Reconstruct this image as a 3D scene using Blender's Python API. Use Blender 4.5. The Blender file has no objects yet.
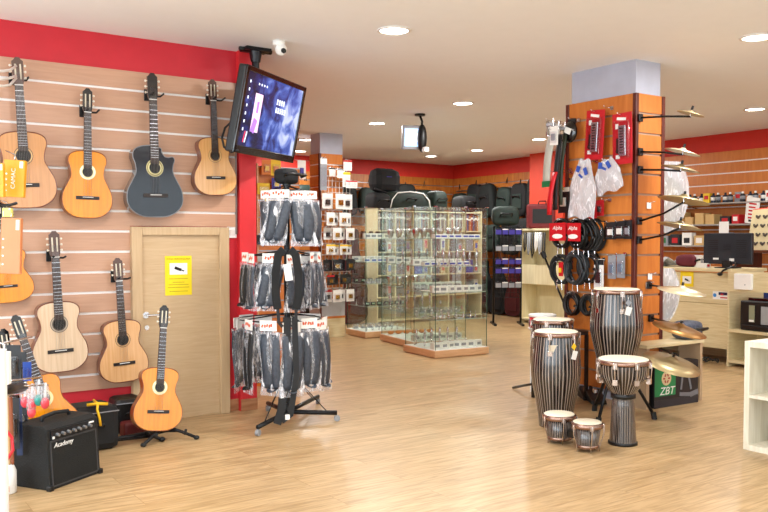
import bpy, bmesh, math, random
from math import sin, cos, pi, radians as rad, atan2, sqrt
from mathutils import Vector as V, Matrix, Euler
random.seed(7)
sc = bpy.context.scene
COL = sc.collection
H = 1.3
CEIL = 2.72
# ------------------------------------------------------------------ camera
PITCH = rad(2.0); YAW = rad(55.75); FPX = 828.0; CY = 269.0
F0 = V((cos(YAW), sin(YAW), 0)); RT = V((sin(YAW), -cos(YAW), 0)); Z3 = V((0, 0, 1))
FW = F0*cos(PITCH) - Z3*sin(PITCH); UP = F0*sin(PITCH) + Z3*cos(PITCH); CAM = V((0, 0, H))
cd = bpy.data.cameras.new('camera'); cam = bpy.data.objects.new('camera', cd); COL.objects.link(cam)
M = Matrix((RT, UP, -FW)).transposed().to_4x4(); M.translation = CAM; cam.matrix_world = M
cd.sensor_width = 36; cd.lens = FPX/768*36; cd.shift_y = (CY-256)/768; cd.clip_start = .05; cd.clip_end = 100
sc.camera = cam
sc.cycles.transparent_max_bounces = 40
# surveying helpers: turn a direction seen from the tripod into a place on a known plane
def ray(x, y): return FW + RT*((x-384)/FPX) - UP*((y-CY)/FPX)
def onZ(x, y, z=0.0): r = ray(x, y); return CAM + r*((z-H)/r.z)
def onY(x, y, Y): r = ray(x, y); return CAM + r*(Y/r.y)
def onX(x, y, X): r = ray(x, y); return CAM + r*(X/r.x)
def at(x, y, t): return CAM + ray(x, y)*t
# ------------------------------------------------------------------ mesh builder
class MB:
    def __init__(s): s.v = []; s.f = []; s.mi = []; s.sm = []; s.m = 0
    def add(s, vs, fs, smooth=False):
        b = len(s.v); s.v += [tuple(v) for v in vs]
        for f in fs: s.f.append([i+b for i in f]); s.mi.append(s.m); s.sm.append(smooth)
        return s
    def mat(s, i): s.m = i; return s
    def box(s, c, d, rot=None):
        x, y, z = d[0]/2, d[1]/2, d[2]/2
        vs = [V((a*x, b*y, e*z)) for a in (-1, 1) for b in (-1, 1) for e in (-1, 1)]
        if rot is not None:
            R = Euler(rot).to_matrix(); vs = [R @ v for v in vs]
        c = V(c); vs = [v+c for v in vs]
        return s.add(vs, [(0,1,3,2),(4,6,7,5),(0,4,5,1),(2,3,7,6),(0,2,6,4),(1,5,7,3)])
    def bx(s, x0, y0, z0, x1, y1, z1): return s.box(((x0+x1)/2,(y0+y1)/2,(z0+z1)/2),(abs(x1-x0),abs(y1-y0),abs(z1-z0)))
    def cyl(s, p0, p1, r0, r1=None, n=12, cap=True, smooth=True):
        p0, p1 = V(p0), V(p1); r1 = r0 if r1 is None else r1
        d = (p1-p0).normalized(); a = d.orthogonal().normalized(); b = d.cross(a)
        vs = []
        for p, r in ((p0, r0), (p1, r1)):
            for i in range(n):
                t = 2*pi*i/n; vs.append(p + a*cos(t)*r + b*sin(t)*r)
        fs = [(i, (i+1) % n, n+(i+1) % n, n+i) for i in range(n)]
        s.add(vs, fs, smooth)
        if cap: s.add(vs[:n], [tuple(range(n))[::-1]]); s.add(vs[n:], [tuple(range(n))])
        return s
    def tube(s, pts, r, n=6, closed=False):
        pts = [V(p) for p in pts]; N = len(pts); vs = []; ref = None
        for i, p in enumerate(pts):
            a = pts[i-1] if (i > 0 or closed) else p; b = pts[(i+1) % N] if (i < N-1 or closed) else p
            d = (b-a).normalized()
            if ref is None: ref = d.orthogonal().normalized()
            ref = (ref - d*ref.dot(d))
            ref = ref.normalized() if ref.length > 1e-6 else d.orthogonal().normalized()
            w = d.cross(ref); rr = r[i] if isinstance(r, (list, tuple)) else r
            for k in range(n):
                t = 2*pi*k/n; vs.append(p + ref*cos(t)*rr + w*sin(t)*rr)
        fs = []
        for i in range(N if closed else N-1):
            j = (i+1) % N
            for k in range(n): fs.append((i*n+k, i*n+(k+1) % n, j*n+(k+1) % n, j*n+k))
        if not closed: fs.append(tuple(range(n))[::-1]); fs.append(tuple((N-1)*n+k for k in range(n)))
        return s.add(vs, fs, True)
    def lathe(s, prof, c=(0,0,0), n=24, M=None, smooth=True):
        vs = []; c = V(c)
        for r, z in prof:
            for i in range(n):
                t = 2*pi*i/n; p = V((r*cos(t), r*sin(t), z)); p = (M @ p) if M is not None else p; vs.append(p+c)
        fs = [(j*n+i, j*n+(i+1) % n, (j+1)*n+(i+1) % n, (j+1)*n+i) for j in range(len(prof)-1) for i in range(n)]
        if prof[0][0] > 1e-4: fs.append(tuple(range(n))[::-1])
        if prof[-1][0] > 1e-4: fs.append(tuple((len(prof)-1)*n+i for i in range(n)))
        return s.add(vs, fs, smooth)
    def prism(s, o, y0, y1, smooth=False):          # outline in xz, extruded along y
        n = len(o); vs = [(x, y0, z) for x, z in o] + [(x, y1, z) for x, z in o]
        s.add(vs, [tuple(range(n)), tuple(range(2*n-1, n-1, -1))])
        return s.add(vs, [(i, i+n, (i+1) % n+n, (i+1) % n) for i in range(n)], smooth)
    def ell(s, c, r, n=14, m=8, rot=None):
        R = Euler(rot).to_matrix() if rot else None
        vs = []; c = V(c)
        for j in range(m+1):
            ph = -pi/2+pi*j/m
            for i in range(n):
                t = 2*pi*i/n; p = V((r[0]*cos(ph)*cos(t), r[1]*cos(ph)*sin(t), r[2]*sin(ph)))
                vs.append((R @ p if R else p)+c)
        return s.add(vs, [(j*n+i, j*n+(i+1) % n, (j+1)*n+(i+1) % n, (j+1)*n+i) for j in range(m) for i in range(n)], True)
    def grid(s, fn, nu, nv, smooth=True, closed=False):
        vs = [fn(i/nu, j/nv) for j in range(nv+1) for i in range(nu+1)]
        return s.add(vs, [(j*(nu+1)+i, j*(nu+1)+i+1, (j+1)*(nu+1)+i+1, (j+1)*(nu+1)+i) for j in range(nv) for i in range(nu)], smooth)
    def xf(s, Mx): s.v = [tuple(Mx @ V(v)) for v in s.v]; return s
    def build(s, name, mats, parent=None, label=None, bev=0, sub=0, loc=None, rot=None, solid=0, merge=False, kind=None):
        me = bpy.data.meshes.new(name); me.from_pydata(s.v, [], s.f)
        if not isinstance(mats, (list, tuple)): mats = [mats]
        for m in mats: me.materials.append(m)
        me.polygons.foreach_set('material_index', [min(i, len(mats)-1) for i in s.mi])
        me.polygons.foreach_set('use_smooth', s.sm)
        bm = bmesh.new(); bm.from_mesh(me)
        bmesh.ops.remove_doubles(bm, verts=bm.verts, dist=1e-5) if merge or sub else None
        bmesh.ops.recalc_face_normals(bm, faces=bm.faces); bm.to_mesh(me); bm.free(); me.update()
        o = bpy.data.objects.new(name, me); COL.objects.link(o)
        if parent: o.parent = parent
        if loc is not None: o.location = loc
        if rot is not None: o.rotation_euler = rot
        if label: o['label'] = label
        if kind: o['kind'] = kind
        if bev:
            b = o.modifiers.new('bevel', 'BEVEL'); b.width = bev; b.segments = 2; b.limit_method = 'ANGLE'
        if solid:
            b = o.modifiers.new('solid', 'SOLIDIFY'); b.thickness = solid
        if sub:
            b = o.modifiers.new('sub', 'SUBSURF'); b.levels = b.render_levels = sub
        return o
def tag(o, label, cat, group=None):
    o['label'] = label; o['category'] = cat
    if group: o['group'] = group
    return o
def thing(name, label, cat, loc=(0,0,0), rz=0.0, group=None, rot=None, s=1.0):
    o = bpy.data.objects.new(name, None); COL.objects.link(o); o.empty_display_size = .05
    o.location = loc; o.rotation_euler = rot if rot is not None else (0, 0, rz); o.scale = (s, s, s)
    return tag(o, label, cat, group)
def copy_tree(o, parent=None):
    c = o.copy(); COL.objects.link(c); c.parent = parent
    for ch in list(o.children): copy_tree(ch, c)
    return c
def struct(o): o['kind'] = 'structure'; return o
def text(s, size, m, parent, loc, rot=(pi/2, 0, 0), name='lettering', ext=.0006, align='CENTER', shear=0, sx=1.0):
    c = bpy.data.curves.new(name, 'FONT'); c.body = s; c.size = size; c.extrude = ext; c.align_x = align; c.align_y = 'CENTER'; c.shear = shear
    t = bpy.data.objects.new(name+'_tmp', c); COL.objects.link(t)
    bpy.context.view_layer.update()
    me = bpy.data.meshes.new_from_object(t.evaluated_get(bpy.context.evaluated_depsgraph_get()))
    bpy.data.objects.remove(t); bpy.data.curves.remove(c)
    me.materials.clear(); me.materials.append(m); me.name = name
    o = bpy.data.objects.new(name, me); COL.objects.link(o); o.parent = parent; o.location = loc; o.rotation_euler = rot; o.scale = (sx, 1, 1)
    return o
ORD = ['first','second','third','fourth','fifth','sixth','seventh','eighth','ninth','tenth','eleventh','twelfth','thirteenth','fourteenth','fifteenth','sixteenth','seventeenth','eighteenth','nineteenth','twentieth']
# ------------------------------------------------------------------ materials
def lin(h):
    h = h.lstrip('#'); c = [int(h[i:i+2], 16)/255 for i in (0, 2, 4)]
    return tuple((x/12.92 if x <= .04045 else ((x+.055)/1.055)**2.4) for x in c)+(1,)
_mc = {}
def mat(name, col, rough=.5, metal=0.0, emit=0.0, coat=0.0, noise=0.0, nscale=8.0, bump=0.0, spec=.5):
    if name in _mc: return _mc[name]
    m = bpy.data.materials.new(name); m.use_nodes = True; nt = m.node_tree; b = nt.nodes['Principled BSDF']
    c = lin(col) if isinstance(col, str) else tuple(col)+(1,)
    b.inputs['Base Color'].default_value = c; b.inputs['Roughness'].default_value = rough; b.inputs['Metallic'].default_value = metal
    b.inputs['Coat Weight'].default_value = coat; b.inputs['Coat Roughness'].default_value = .08; b.inputs['Specular IOR Level'].default_value = spec
    if emit: b.inputs['Emission Color'].default_value = c; b.inputs['Emission Strength'].default_value = emit
    tc = nt.nodes.new('ShaderNodeTexCoord'); nz = nt.nodes.new('ShaderNodeTexNoise'); nz.inputs['Scale'].default_value = nscale; nz.inputs['Detail'].default_value = 4
    nt.links.new(tc.outputs['Object'], nz.inputs['Vector'])
    if noise or not emit:
        k = noise or .05
        r = nt.nodes.new('ShaderNodeValToRGB'); r.color_ramp.elements[0].position = .3; r.color_ramp.elements[1].position = .7
        r.color_ramp.elements[0].color = tuple(x*(1-k) for x in c[:3])+(1,); r.color_ramp.elements[1].color = tuple(min(1, x*(1+k)) for x in c[:3])+(1,)
        nt.links.new(nz.outputs['Fac'], r.inputs[0]); nt.links.new(r.outputs[0], b.inputs['Base Color'])
    if bump:
        bp = nt.nodes.new('ShaderNodeBump'); bp.inputs['Strength'].default_value = bump; bp.inputs['Distance'].default_value = .01
        nt.links.new(nz.outputs['Fac'], bp.inputs['Height']); nt.links.new(bp.outputs[0], b.inputs['Normal'])
    _mc[name] = m; return m
def wood(name, c1, c2, scale=(1, 12, 12), rough=.4, coat=0.0, dist=2.0, ns=3.0, lo=.35, hi=.65):
    if name in _mc: return _mc[name]
    m = bpy.data.materials.new(name); m.use_nodes = True; nt = m.node_tree; b = nt.nodes['Principled BSDF']
    tc = nt.nodes.new('ShaderNodeTexCoord'); mp = nt.nodes.new('ShaderNodeMapping'); mp.inputs['Scale'].default_value = scale
    nz = nt.nodes.new('ShaderNodeTexNoise'); nz.inputs['Scale'].default_value = ns; nz.inputs['Detail'].default_value = 6; nz.inputs['Distortion'].default_value = dist
    r = nt.nodes.new('ShaderNodeValToRGB'); e = r.color_ramp.elements; e[0].position = lo; e[1].position = hi; e[0].color = lin(c1); e[1].color = lin(c2)
    nt.links.new(tc.outputs['Object'], mp.inputs[0]); nt.links.new(mp.outputs[0], nz.inputs['Vector']); nt.links.new(nz.outputs['Fac'], r.inputs[0]); nt.links.new(r.outputs[0], b.inputs['Base Color'])
    b.inputs['Roughness'].default_value = rough; b.inputs['Coat Weight'].default_value = coat; b.inputs['Coat Roughness'].default_value = .06
    _mc[name] = m; return m
def clear(name, tint=(1,1,1), fac=.12, rough=.05, white=None, streak=0.0):
    """thin clear glass or film: transparent with a glossy (or milky) share"""
    if name in _mc: return _mc[name]
    m = bpy.data.materials.new(name); m.use_nodes = True; nt = m.node_tree; nt.nodes.clear()
    out = nt.nodes.new('ShaderNodeOutputMaterial'); mx = nt.nodes.new('ShaderNodeMixShader'); tr = nt.nodes.new('ShaderNodeBsdfTransparent'); tr.inputs[0].default_value = tuple(tint)+(1,)
    if white:
        g = nt.nodes.new('ShaderNodeBsdfPrincipled'); g.inputs['Base Color'].default_value = tuple(white)+(1,); g.inputs['Roughness'].default_value = rough; g.inputs['Specular IOR Level'].default_value = .9
    else:
        g = nt.nodes.new('ShaderNodeBsdfGlossy'); g.inputs['Roughness'].default_value = rough
    if streak:
        tc = nt.nodes.new('ShaderNodeTexCoord'); nz = nt.nodes.new('ShaderNodeTexNoise'); nz.inputs['Scale'].default_value = 14; nz.inputs['Detail'].default_value = 3; nz.inputs['Distortion'].default_value = 1.5
        mp = nt.nodes.new('ShaderNodeMapping'); mp.inputs['Scale'].default_value = (2, 2, .7)
        r = nt.nodes.new('ShaderNodeValToRGB'); e = r.color_ramp.elements; e[0].position = .52; e[1].position = .66; e[0].color = (fac,)*3+(1,); e[1].color = (streak,)*3+(1,)
        bp = nt.nodes.new('ShaderNodeBump'); bp.inputs['Strength'].default_value = .6; bp.inputs['Distance'].default_value = .02
        nt.links.new(tc.outputs['Object'], mp.inputs[0]); nt.links.new(mp.outputs[0], nz.inputs['Vector']); nt.links.new(nz.outputs['Fac'], r.inputs[0]); nt.links.new(r.outputs[0], mx.inputs[0])
        nt.links.new(nz.outputs['Fac'], bp.inputs['Height']); nt.links.new(bp.outputs[0], g.inputs['Normal'])
    else:
        fr = nt.nodes.new('ShaderNodeLayerWeight'); fr.inputs[0].default_value = .5; ge = nt.nodes.new('ShaderNodeNewGeometry')
        def mth(op, a, b):
            n = nt.nodes.new('ShaderNodeMath'); n.operation = op
            for i, q in enumerate((a, b)):
                if isinstance(q, float): n.inputs[i].default_value = q
                else: nt.links.new(q, n.inputs[i])
            return n.outputs[0]
        g4 = mth('ADD', mth('MULTIPLY', mth('POWER', fr.outputs['Facing'], 4.0), .55), float(fac))
        nt.links.new(mth('MULTIPLY', g4, mth('SUBTRACT', 1.0, ge.outputs['Backfacing'])), mx.inputs[0])
    nt.links.new(tr.outputs[0], mx.inputs[1]); nt.links.new(g.outputs[0], mx.inputs[2]); nt.links.new(mx.outputs[0], out.inputs[0])
    _mc[name] = m; return m
def zebra(name):
    """vertical dark and pale laminations that run round a drum shell"""
    m = bpy.data.materials.new(name); m.use_nodes = True; nt = m.node_tree; b = nt.nodes['Principled BSDF']; L = nt.links.new
    tc = nt.nodes.new('ShaderNodeTexCoord'); sp = nt.nodes.new('ShaderNodeSeparateXYZ'); L(tc.outputs['Object'], sp.inputs[0])
    at2 = nt.nodes.new('ShaderNodeMath'); at2.operation = 'ARCTAN2'; L(sp.outputs[1], at2.inputs[0]); L(sp.outputs[0], at2.inputs[1])
    zz = nt.nodes.new('ShaderNodeMath'); zz.operation = 'MULTIPLY'; zz.inputs[1].default_value = .12; L(sp.outputs[2], zz.inputs[0])
    cb = nt.nodes.new('ShaderNodeCombineXYZ'); L(at2.outputs[0], cb.inputs[0]); L(zz.outputs[0], cb.inputs[1])
    w = nt.nodes.new('ShaderNodeTexWave'); w.inputs['Scale'].default_value = 2.2; w.inputs['Distortion'].default_value = 3.0; w.inputs['Detail'].default_value = 2; w.inputs['Detail Scale'].default_value = 3; L(cb.outputs[0], w.inputs['Vector'])
    r = nt.nodes.new('ShaderNodeValToRGB'); e = r.color_ramp.elements; e[0].position = .55; e[0].color = lin('171211'); e[1].position = .97; e[1].color = lin('9a8b80')
    k = e.new(.76); k.color = lin('3a2e2b'); L(w.outputs['Fac'], r.inputs[0]); L(r.outputs[0], b.inputs['Base Color'])
    b.inputs['Roughness'].default_value = .25; b.inputs['Coat Weight'].default_value = .6; b.inputs['Coat Roughness'].default_value = .08
    return m
RED = mat('red_wall_paint', 'c4202e', .55); REDP = mat('pier_red_paint', 'd32a30', .5)
REDB = mat('back_wall_red_paint', 'c42616', .6)
WHITE = mat('white_paint', 'e6e2dc', .6); CEILM = mat('ceiling_plaster', 'f2f4f6', .85, noise=.008)
BLACK = mat('black_plastic', '09090a', .42); SATIN = mat('satin_black_metal', '17171a', .35, .4); GLOSSB = mat('gloss_black', '070709', .12, coat=.5)
CHROME = mat('chrome', 'd8d8dc', .18, 1.0); STEEL = mat('brushed_steel', 'a9a9ab', .38, .9); ALU = mat('white_slat_insert', 'f6f2ef', .35)
GREYP = mat('grey_plastic', '8b8b8f', .45); PAPER = mat('white_card', 'efeeea', .6); RUBBER = mat('rubber', '1b1b1b', .8)
SLATL = wood('slat_board_cherry_daylight_wash', 'b98d72', 'c79c80', (1, 6, 14), .36, ns=2.2, lo=.2, hi=.8)  # same cherry paled towards pink: the daylight wash is put into the colour
SLATO = wood('slat_board_cherry', 'bd6a28', 'd07f38', (4, 4, .5), .42, ns=2.5, lo=.25, hi=.75)
SLATB = wood('slat_board_back_cherry', 'a85c1c', 'c0762c', (4, 4, .5), .45, ns=2.5)
EDGEW = wood('dark_mahogany_edge', '4a1a12', '63261a', (8, 8, .6), .4)
OAK = wood('oak_veneer', 'bd9d76', 'ccb08a', (9, 9, .7), .42, ns=3, lo=.2, hi=.8); OAKH = wood('oak_veneer_level_grain', 'bd9d76', 'ccb08a', (.8, 9, 12), .42, ns=3, lo=.2, hi=.8)
BIRCH = wood('birch_laminate', 'd3c193', 'e2d3aa', (.8, .8, 12), .45, ns=3); BEECH = wood('beech_laminate', 'c99b6e', 'dab086', (1, 1, 14), .4, ns=3)
CREAM = wood('cream_laminate', 'ddd0a6', 'e8ddb8', (9, 9, .6), .5, ns=2)
PALEW = wood('whitewashed_oak', 'd9d1bc', 'e8e2d0', (9, 9, .7), .5, ns=2)
LILAC = mat('lilac_grey_paint', 'b3b7c6', .6)
GLASS = clear('clear_glass', (.965,.99,.975), .10, .02); GLEDGE = mat('glass_edge_green', '3d5a4c', .2)
FILM = clear('clear_film', (.95,.95,.97), .16, .15, (.92,.92,.95), .85); BAGW = clear('milky_plastic_bag', (.93,.93,.95), .45, .3, (.80,.81,.85), .85); BLIST = clear('clear_blister', (.96,.96,.97), .10, .08)
DKFAB = mat('black_nylon', '0b0c0e', .8, noise=.3, nscale=30); GRFAB = mat('black_green_nylon', '13251e', .7, noise=.3, nscale=20)
# ------------------------------------------------------------------ the room
def floor_mat():
    m = bpy.data.materials.new('oak_laminate_floor'); m.use_nodes = True; nt = m.node_tree; b = nt.nodes['Principled BSDF']; L = nt.links.new
    tc = nt.nodes.new('ShaderNodeTexCoord'); br = nt.nodes.new('ShaderNodeTexBrick'); L(tc.outputs['Object'], br.inputs['Vector'])
    br.inputs['Scale'].default_value = 1; br.inputs['Brick Width'].default_value = 1.3; br.inputs['Row Height'].default_value = .19; br.inputs['Mortar Size'].default_value = .0018
    br.inputs['Color1'].default_value = (.0,.0,.0,1); br.inputs['Color2'].default_value = (1,1,1,1); br.inputs['Mortar'].default_value = (.5,.5,.5,1); br.offset = .37
    mp = nt.nodes.new('ShaderNodeMapping'); mp.inputs['Scale'].default_value = (1.2, 11, 1); L(tc.outputs['Object'], mp.inputs[0])
    ad = nt.nodes.new('ShaderNodeVectorMath'); ad.operation = 'ADD'; sc_ = nt.nodes.new('ShaderNodeVectorMath'); sc_.operation = 'SCALE'; sc_.inputs['Scale'].default_value = 7
    L(br.outputs['Color'], sc_.inputs[0]); L(mp.outputs[0], ad.inputs[0]); L(sc_.outputs[0], ad.inputs[1])
    nz = nt.nodes.new('ShaderNodeTexNoise'); nz.inputs['Scale'].default_value = 2.2; nz.inputs['Detail'].default_value = 7; nz.inputs['Distortion'].default_value = 1.6; L(ad.outputs[0], nz.inputs['Vector'])
    r = nt.nodes.new('ShaderNodeValToRGB'); e = r.color_ramp.elements; e[0].position = .3; e[0].color = lin('a18259'); e[1].position = .62; e[1].color = lin('c7a87d'); L(nz.outputs['Fac'], r.inputs[0])
    mx = nt.nodes.new('ShaderNodeMix'); mx.data_type = 'RGBA'; mx.blend_type = 'MULTIPLY'; mx.inputs[0].default_value = 1
    r2 = nt.nodes.new('ShaderNodeValToRGB'); e = r2.color_ramp.elements; e[0].color = (.9,.89,.87,1); e[1].color = (1,1,1,1); L(br.outputs['Color'], r2.inputs[0])
    L(r.outputs[0], mx.inputs[6]); L(r2.outputs[0], mx.inputs[7])
    m2 = nt.nodes.new('ShaderNodeMix'); m2.data_type = 'RGBA'; L(br.outputs['Fac'], m2.inputs[0]); L(mx.outputs[2], m2.inputs[6]); m2.inputs[7].default_value = lin('a07d52')
    L(m2.outputs[2], b.inputs['Base Color']); b.inputs['Roughness'].default_value = .33; b.inputs['Specular IOR Level'].default_value = .5
    return m
X0, X1, Y0, Y1 = -1.6, 10.0, -2.0, 12.34
struct(MB().bx(X0-.2, Y0-.2, -.1, X1+.2, Y1+.2, 0).build('floor', floor_mat()))
struct(MB().bx(X0-.2, Y0-.2, CEIL, X1+.2, Y1+.2, CEIL+.12).build('ceiling', CEILM))
WY = 5.83
struct(MB().bx(X0-.2, WY, 0, 2.62, WY+.22, CEIL).build('wall_left', RED))
struct(MB().bx(2.62, WY-.05, 0, 2.755, WY+.22, CEIL).build('wall_pier', REDP))
struct(MB().bx(2.52, WY+.22, 0, 2.64, Y1, CEIL).build('wall_inner', RED))
struct(MB().bx(2.4, Y1, 0, X1+.2, Y1+.15, CEIL).build('wall_back', REDB))
struct(MB().bx(X1, Y0-.2, 0, X1+.15, Y1, CEIL).build('wall_right', REDB))
pl = onX(531, 165, 9.75)
struct(MB().bx(9.72, pl.y-.75, 0, X1, pl.y, CEIL).build('wall_pilaster', mat('pilaster_orange_red_paint', 'cc3a1c', .55)))
# shop front and side wall with big shop windows behind the camera
w = MB(); w.bx(X0-.2, Y0-.2, 0, X1, Y0, .25); w.bx(X0-.2, Y0-.2, 2.5, X1, Y0, CEIL)
for x in (-1.8, 1.9, 5.7, 9.4): w.bx(x, Y0-.2, .25, x+.3, Y0, 2.5)
struct(w.build('wall_front', WHITE))
for i, x in enumerate((-1.5, 2.2, 6.0)):
    f = MB()
    for a in (0, 1): f.bx(x+a*3.34, Y0-.14, .25, x+.06+a*3.34, Y0-.06, 2.5)
    for z in (.25, 2.44): f.bx(x, Y0-.14, z, x+3.4, Y0-.06, z+.06)
    o = struct(f.build('window_%d' % (i+1), STEEL))
    MB().bx(x+.06, Y0-.105, .31, x+3.34, Y0-.095, 2.44).build('pane', GLASS, o)
w = MB(); w.bx(X0-.2, Y0, 0, X0, WY, .25); w.bx(X0-.2, Y0, 2.5, X0, WY, CEIL)
for y in (-2.0, 1.6, 5.2): w.bx(X0-.2, y, .25, X0, y+(.63 if y > 5 else .3), 2.5)
struct(w.build('wall_side', WHITE))
for i, y in enumerate((-1.7, 1.9)):
    f = MB()
    for a in (0, 1): f.bx(X0-.14, y+a*3.24, .25, X0-.06, y+.06+a*3.24, 2.5)
    for z in (.25, 2.44): f.bx(X0-.14, y, z, X0-.06, y+3.3, z+.06)
    o = struct(f.build('window_%d' % (i+4), STEEL))
    MB().bx(X0-.105, y+.06, .31, X0-.095, y+3.24, 2.44).build('pane', GLASS, o)
# baseboards
BB = wood('baseboard_cherry', 'a06a45', 'b57f58', (1, 8, 8), .4)
struct(MB().bx(X0, WY-.015, 0, 1.80, WY, .09).build('baseboard_left', BB))
struct(MB().bx(2.53, WY-.012, 0, 2.62, WY, .09).bx(2.62, WY-.062, 0, 2.755, WY-.05, .09).build('baseboard_pier', BB, bev=.003))
struct(MB().bx(2.64, Y1-.015, 0, X1, Y1, .09).build('baseboard_back', BB))
# door
DX0, DX1, DZ = 1.80, 2.53, 1.395
d = struct(MB().bx(DX0+.075, WY-.035, .0, DX1-.075, WY, DZ-.055).build('door_1', OAKH, bev=.002))
fr = MB(); fr.bx(DX0, WY-.06, 0, DX0+.075, WY, DZ); fr.bx(DX1-.075, WY-.06, 0, DX1, WY, DZ); fr.bx(DX0+.075, WY-.06, DZ-.06, DX1-.075, WY, DZ)
struct(fr.build('trim_1', OAK, bev=.004))
hp = onY(150, 315, WY-.05)
h = MB(); h.cyl((hp.x-.025, WY-.035, hp.z), (hp.x-.025, WY-.045, hp.z), .024, n=20); h.cyl((hp.x-.025, WY-.045, hp.z), (hp.x-.025, WY-.085, hp.z), .009)
h.cyl((hp.x-.03, WY-.082, hp.z), (hp.x+.10, WY-.082, hp.z), .0085); h.build('door_handle', CHROME, d)
k = MB(); k.cyl((hp.x-.02, WY-.035, hp.z-.09), (hp.x-.02, WY-.042, hp.z-.09), .017, n=18); k.build('lock_rose', CHROME, d)
sg = onY(178.5, 275.5, WY-.037)
YEL = mat('yellow_notice', 'f2d416', .5)
def notice(loc, rz, wd, ht, label, split=False):
    t = thing('camera_notice', label, 'sign', loc, rz)
    if split: MB().box((0, 0, ht*.2), (wd, .002, ht*.6)).box((0, 0, -ht*.42), (wd, .002, ht*.16)).build('sheet', YEL, t)
    else: MB().box((0, 0, 0), (wd, .002, ht)).build('sheet', YEL, t)
    MB().box((0, -.0015, ht*.17), (wd*.66, .001, ht*.29)).build('picture_panel', PAPER, t)
    c = MB(); c.box((-wd*.02, -.003, ht*.17), (wd*.26, .002, ht*.07), (0, .35, 0)); c.box((wd*.16, -.003, ht*.125), (wd*.10, .002, ht*.03), (0, .35, 0)); c.cyl((-wd*.1, -.002, ht*.2), (-wd*.1, -.004, ht*.2), ht*.03)
    c.build('camera_symbol', BLACK, t)
    if not split:
        TX = mat('ochre_print', '8e7a10', .6)
        text('ZONA VIDEOVIGILADA', wd*.085, TX, t, (0, -.0016, ht*.42))
        for i, z in enumerate((-.08, -.17, -.23, -.3, -.4)): MB().box((0, -.0014, ht*z), (wd*(.7, .45, .75, .8, .7)[i], .0006, ht*.012)).build('print_line', TX, t)
    return t
notice((sg.x, WY-.037, sg.z), 0, .2, .285, 'yellow camera surveillance notice taped on the oak door')
# slatwall on the left wall
PZ = 2.479; PT = .1408
def slatwall(name, label, segs, n_axis, z_top, pitch, mboard, mtrim, cat='wall panel', thick=.018, zmin=.0, parent=None, gap=.017):
    """segs: list of (a0,a1,zlow,ztop) strips in local x; boards face local -y"""
    t = bpy.data.objects.new(name, None); COL.objects.link(t); t.location = n_axis[0]; t.rotation_euler = (0, 0, n_axis[1]); t['kind'] = 'structure'
    b = MB(); g = MB()
    for a0, a1, zl, zt in segs:
        g.bx(a0, -.006, zl, a1, 0, zt)
        k = 0
        while z_top-pitch*k > zl:
            hi = z_top-pitch*k; lo = max(zl, hi-pitch+gap)
            hi = min(hi, zt)
            if hi-lo > .004: b.bx(a0, -thick, lo, a1, -.006, hi)
            k += 1
    b.build('board', mboard, t); g.build('slat_insert', mtrim, t)
    return t
slatwall('wall_left_slats', 'cherry slatwall in daylight-washed colour with white grooves covering the left wall around the oak door', [(X0+.02, DX0, .27, PZ), (DX0, 2.60, DZ+.005, PZ)], ((0, WY, 0), 0), PZ, PT, SLATL, ALU)
struct(MB().bx(2.601, WY-.022, DZ-.05, 2.612, WY, PZ).build('trim_2', mat('grey_edge_strip', '8f8580', .4, .3)))
sw = onY(231, 231, WY-.012)
t = thing('light_switch', 'white light switch on the red wall beside the door frame', 'light switch', (sw.x+.01, WY, sw.z-.01))
MB().box((0, -.006, 0), (.075, .012, .085)).build('cover_plate', PAPER, t, bev=.003); MB().box((0, -.014, 0), (.04, .006, .045), (.08, 0, 0)).build('rocker', WHITE, t, bev=.002)
# orange slatwalls of the back room
slatwall('wall_back_slats', 'orange cherry slatwall behind the gig bags on the far back wall', [(2.7, X1-.02, .3, 2.46)], ((0, Y1, 0), 0), 2.46, .15, SLATB, STEEL)
slatwall('wall_right_slats', 'orange slatwall of the right wall beyond the orange red pilaster', [(-(Y1-.02), -(pl.y+.0), .3, 2.46)], ((X1, 0, 0), -pi/2), 2.46, .15, SLATB, STEEL)
slatwall('wall_right_slats', 'orange slatwall with pale grooves behind the sales counter', [(-(pl.y-.75), -1.0, .3, 2.48)], ((X1, 0, 0), -pi/2), 2.48, .15, SLATO, ALU, gap=.017)
# square pillar on the right clad in slatwall
PX0, PX1, PY0, PY1 = 5.30, 5.64, 4.28, 4.99
struct(MB().bx(PX0+.02, PY0+.02, 0, PX1-.02, PY1-.02, CEIL).build('wall_pillar', LILAC))
PTOP = onX(634, 93, 5.3).z
slatwall('wall_pillar_slats', 'wide orange slatwall face of the right pillar hung with cables and red packs', [(-PY1, -PY0-.03, .08, PTOP)], ((PX0+.018, 0, 0), -pi/2), PTOP, .16, SLATO, mat('warm_slat_insert', 'b09a86', .4, .3))
slatwall('wall_pillar_slats', 'narrow orange slatwall face of the right pillar carrying the cymbal arms', [(PX0+.03, PX1-.02, .08, PTOP)], ((0, PY0+.018, 0), 0), PTOP, .16, SLATO, bpy.data.materials['warm_slat_insert'])
for i, (x, y, lb) in enumerate(((PX0+.008, PY0+.008, 'dark mahogany corner post between the two faces of the right pillar'), (PX1-.008, PY0+.008, 'dark mahogany post at the right edge of the right pillar'), (PX0+.008, PY1+.005, 'dark mahogany post at the far left edge of the right pillar'))):
    struct(MB().box((x, y, PTOP/2), (.035, .035, PTOP)).build('trim_%d' % (3+i), EDGEW, bev=.003))
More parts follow.
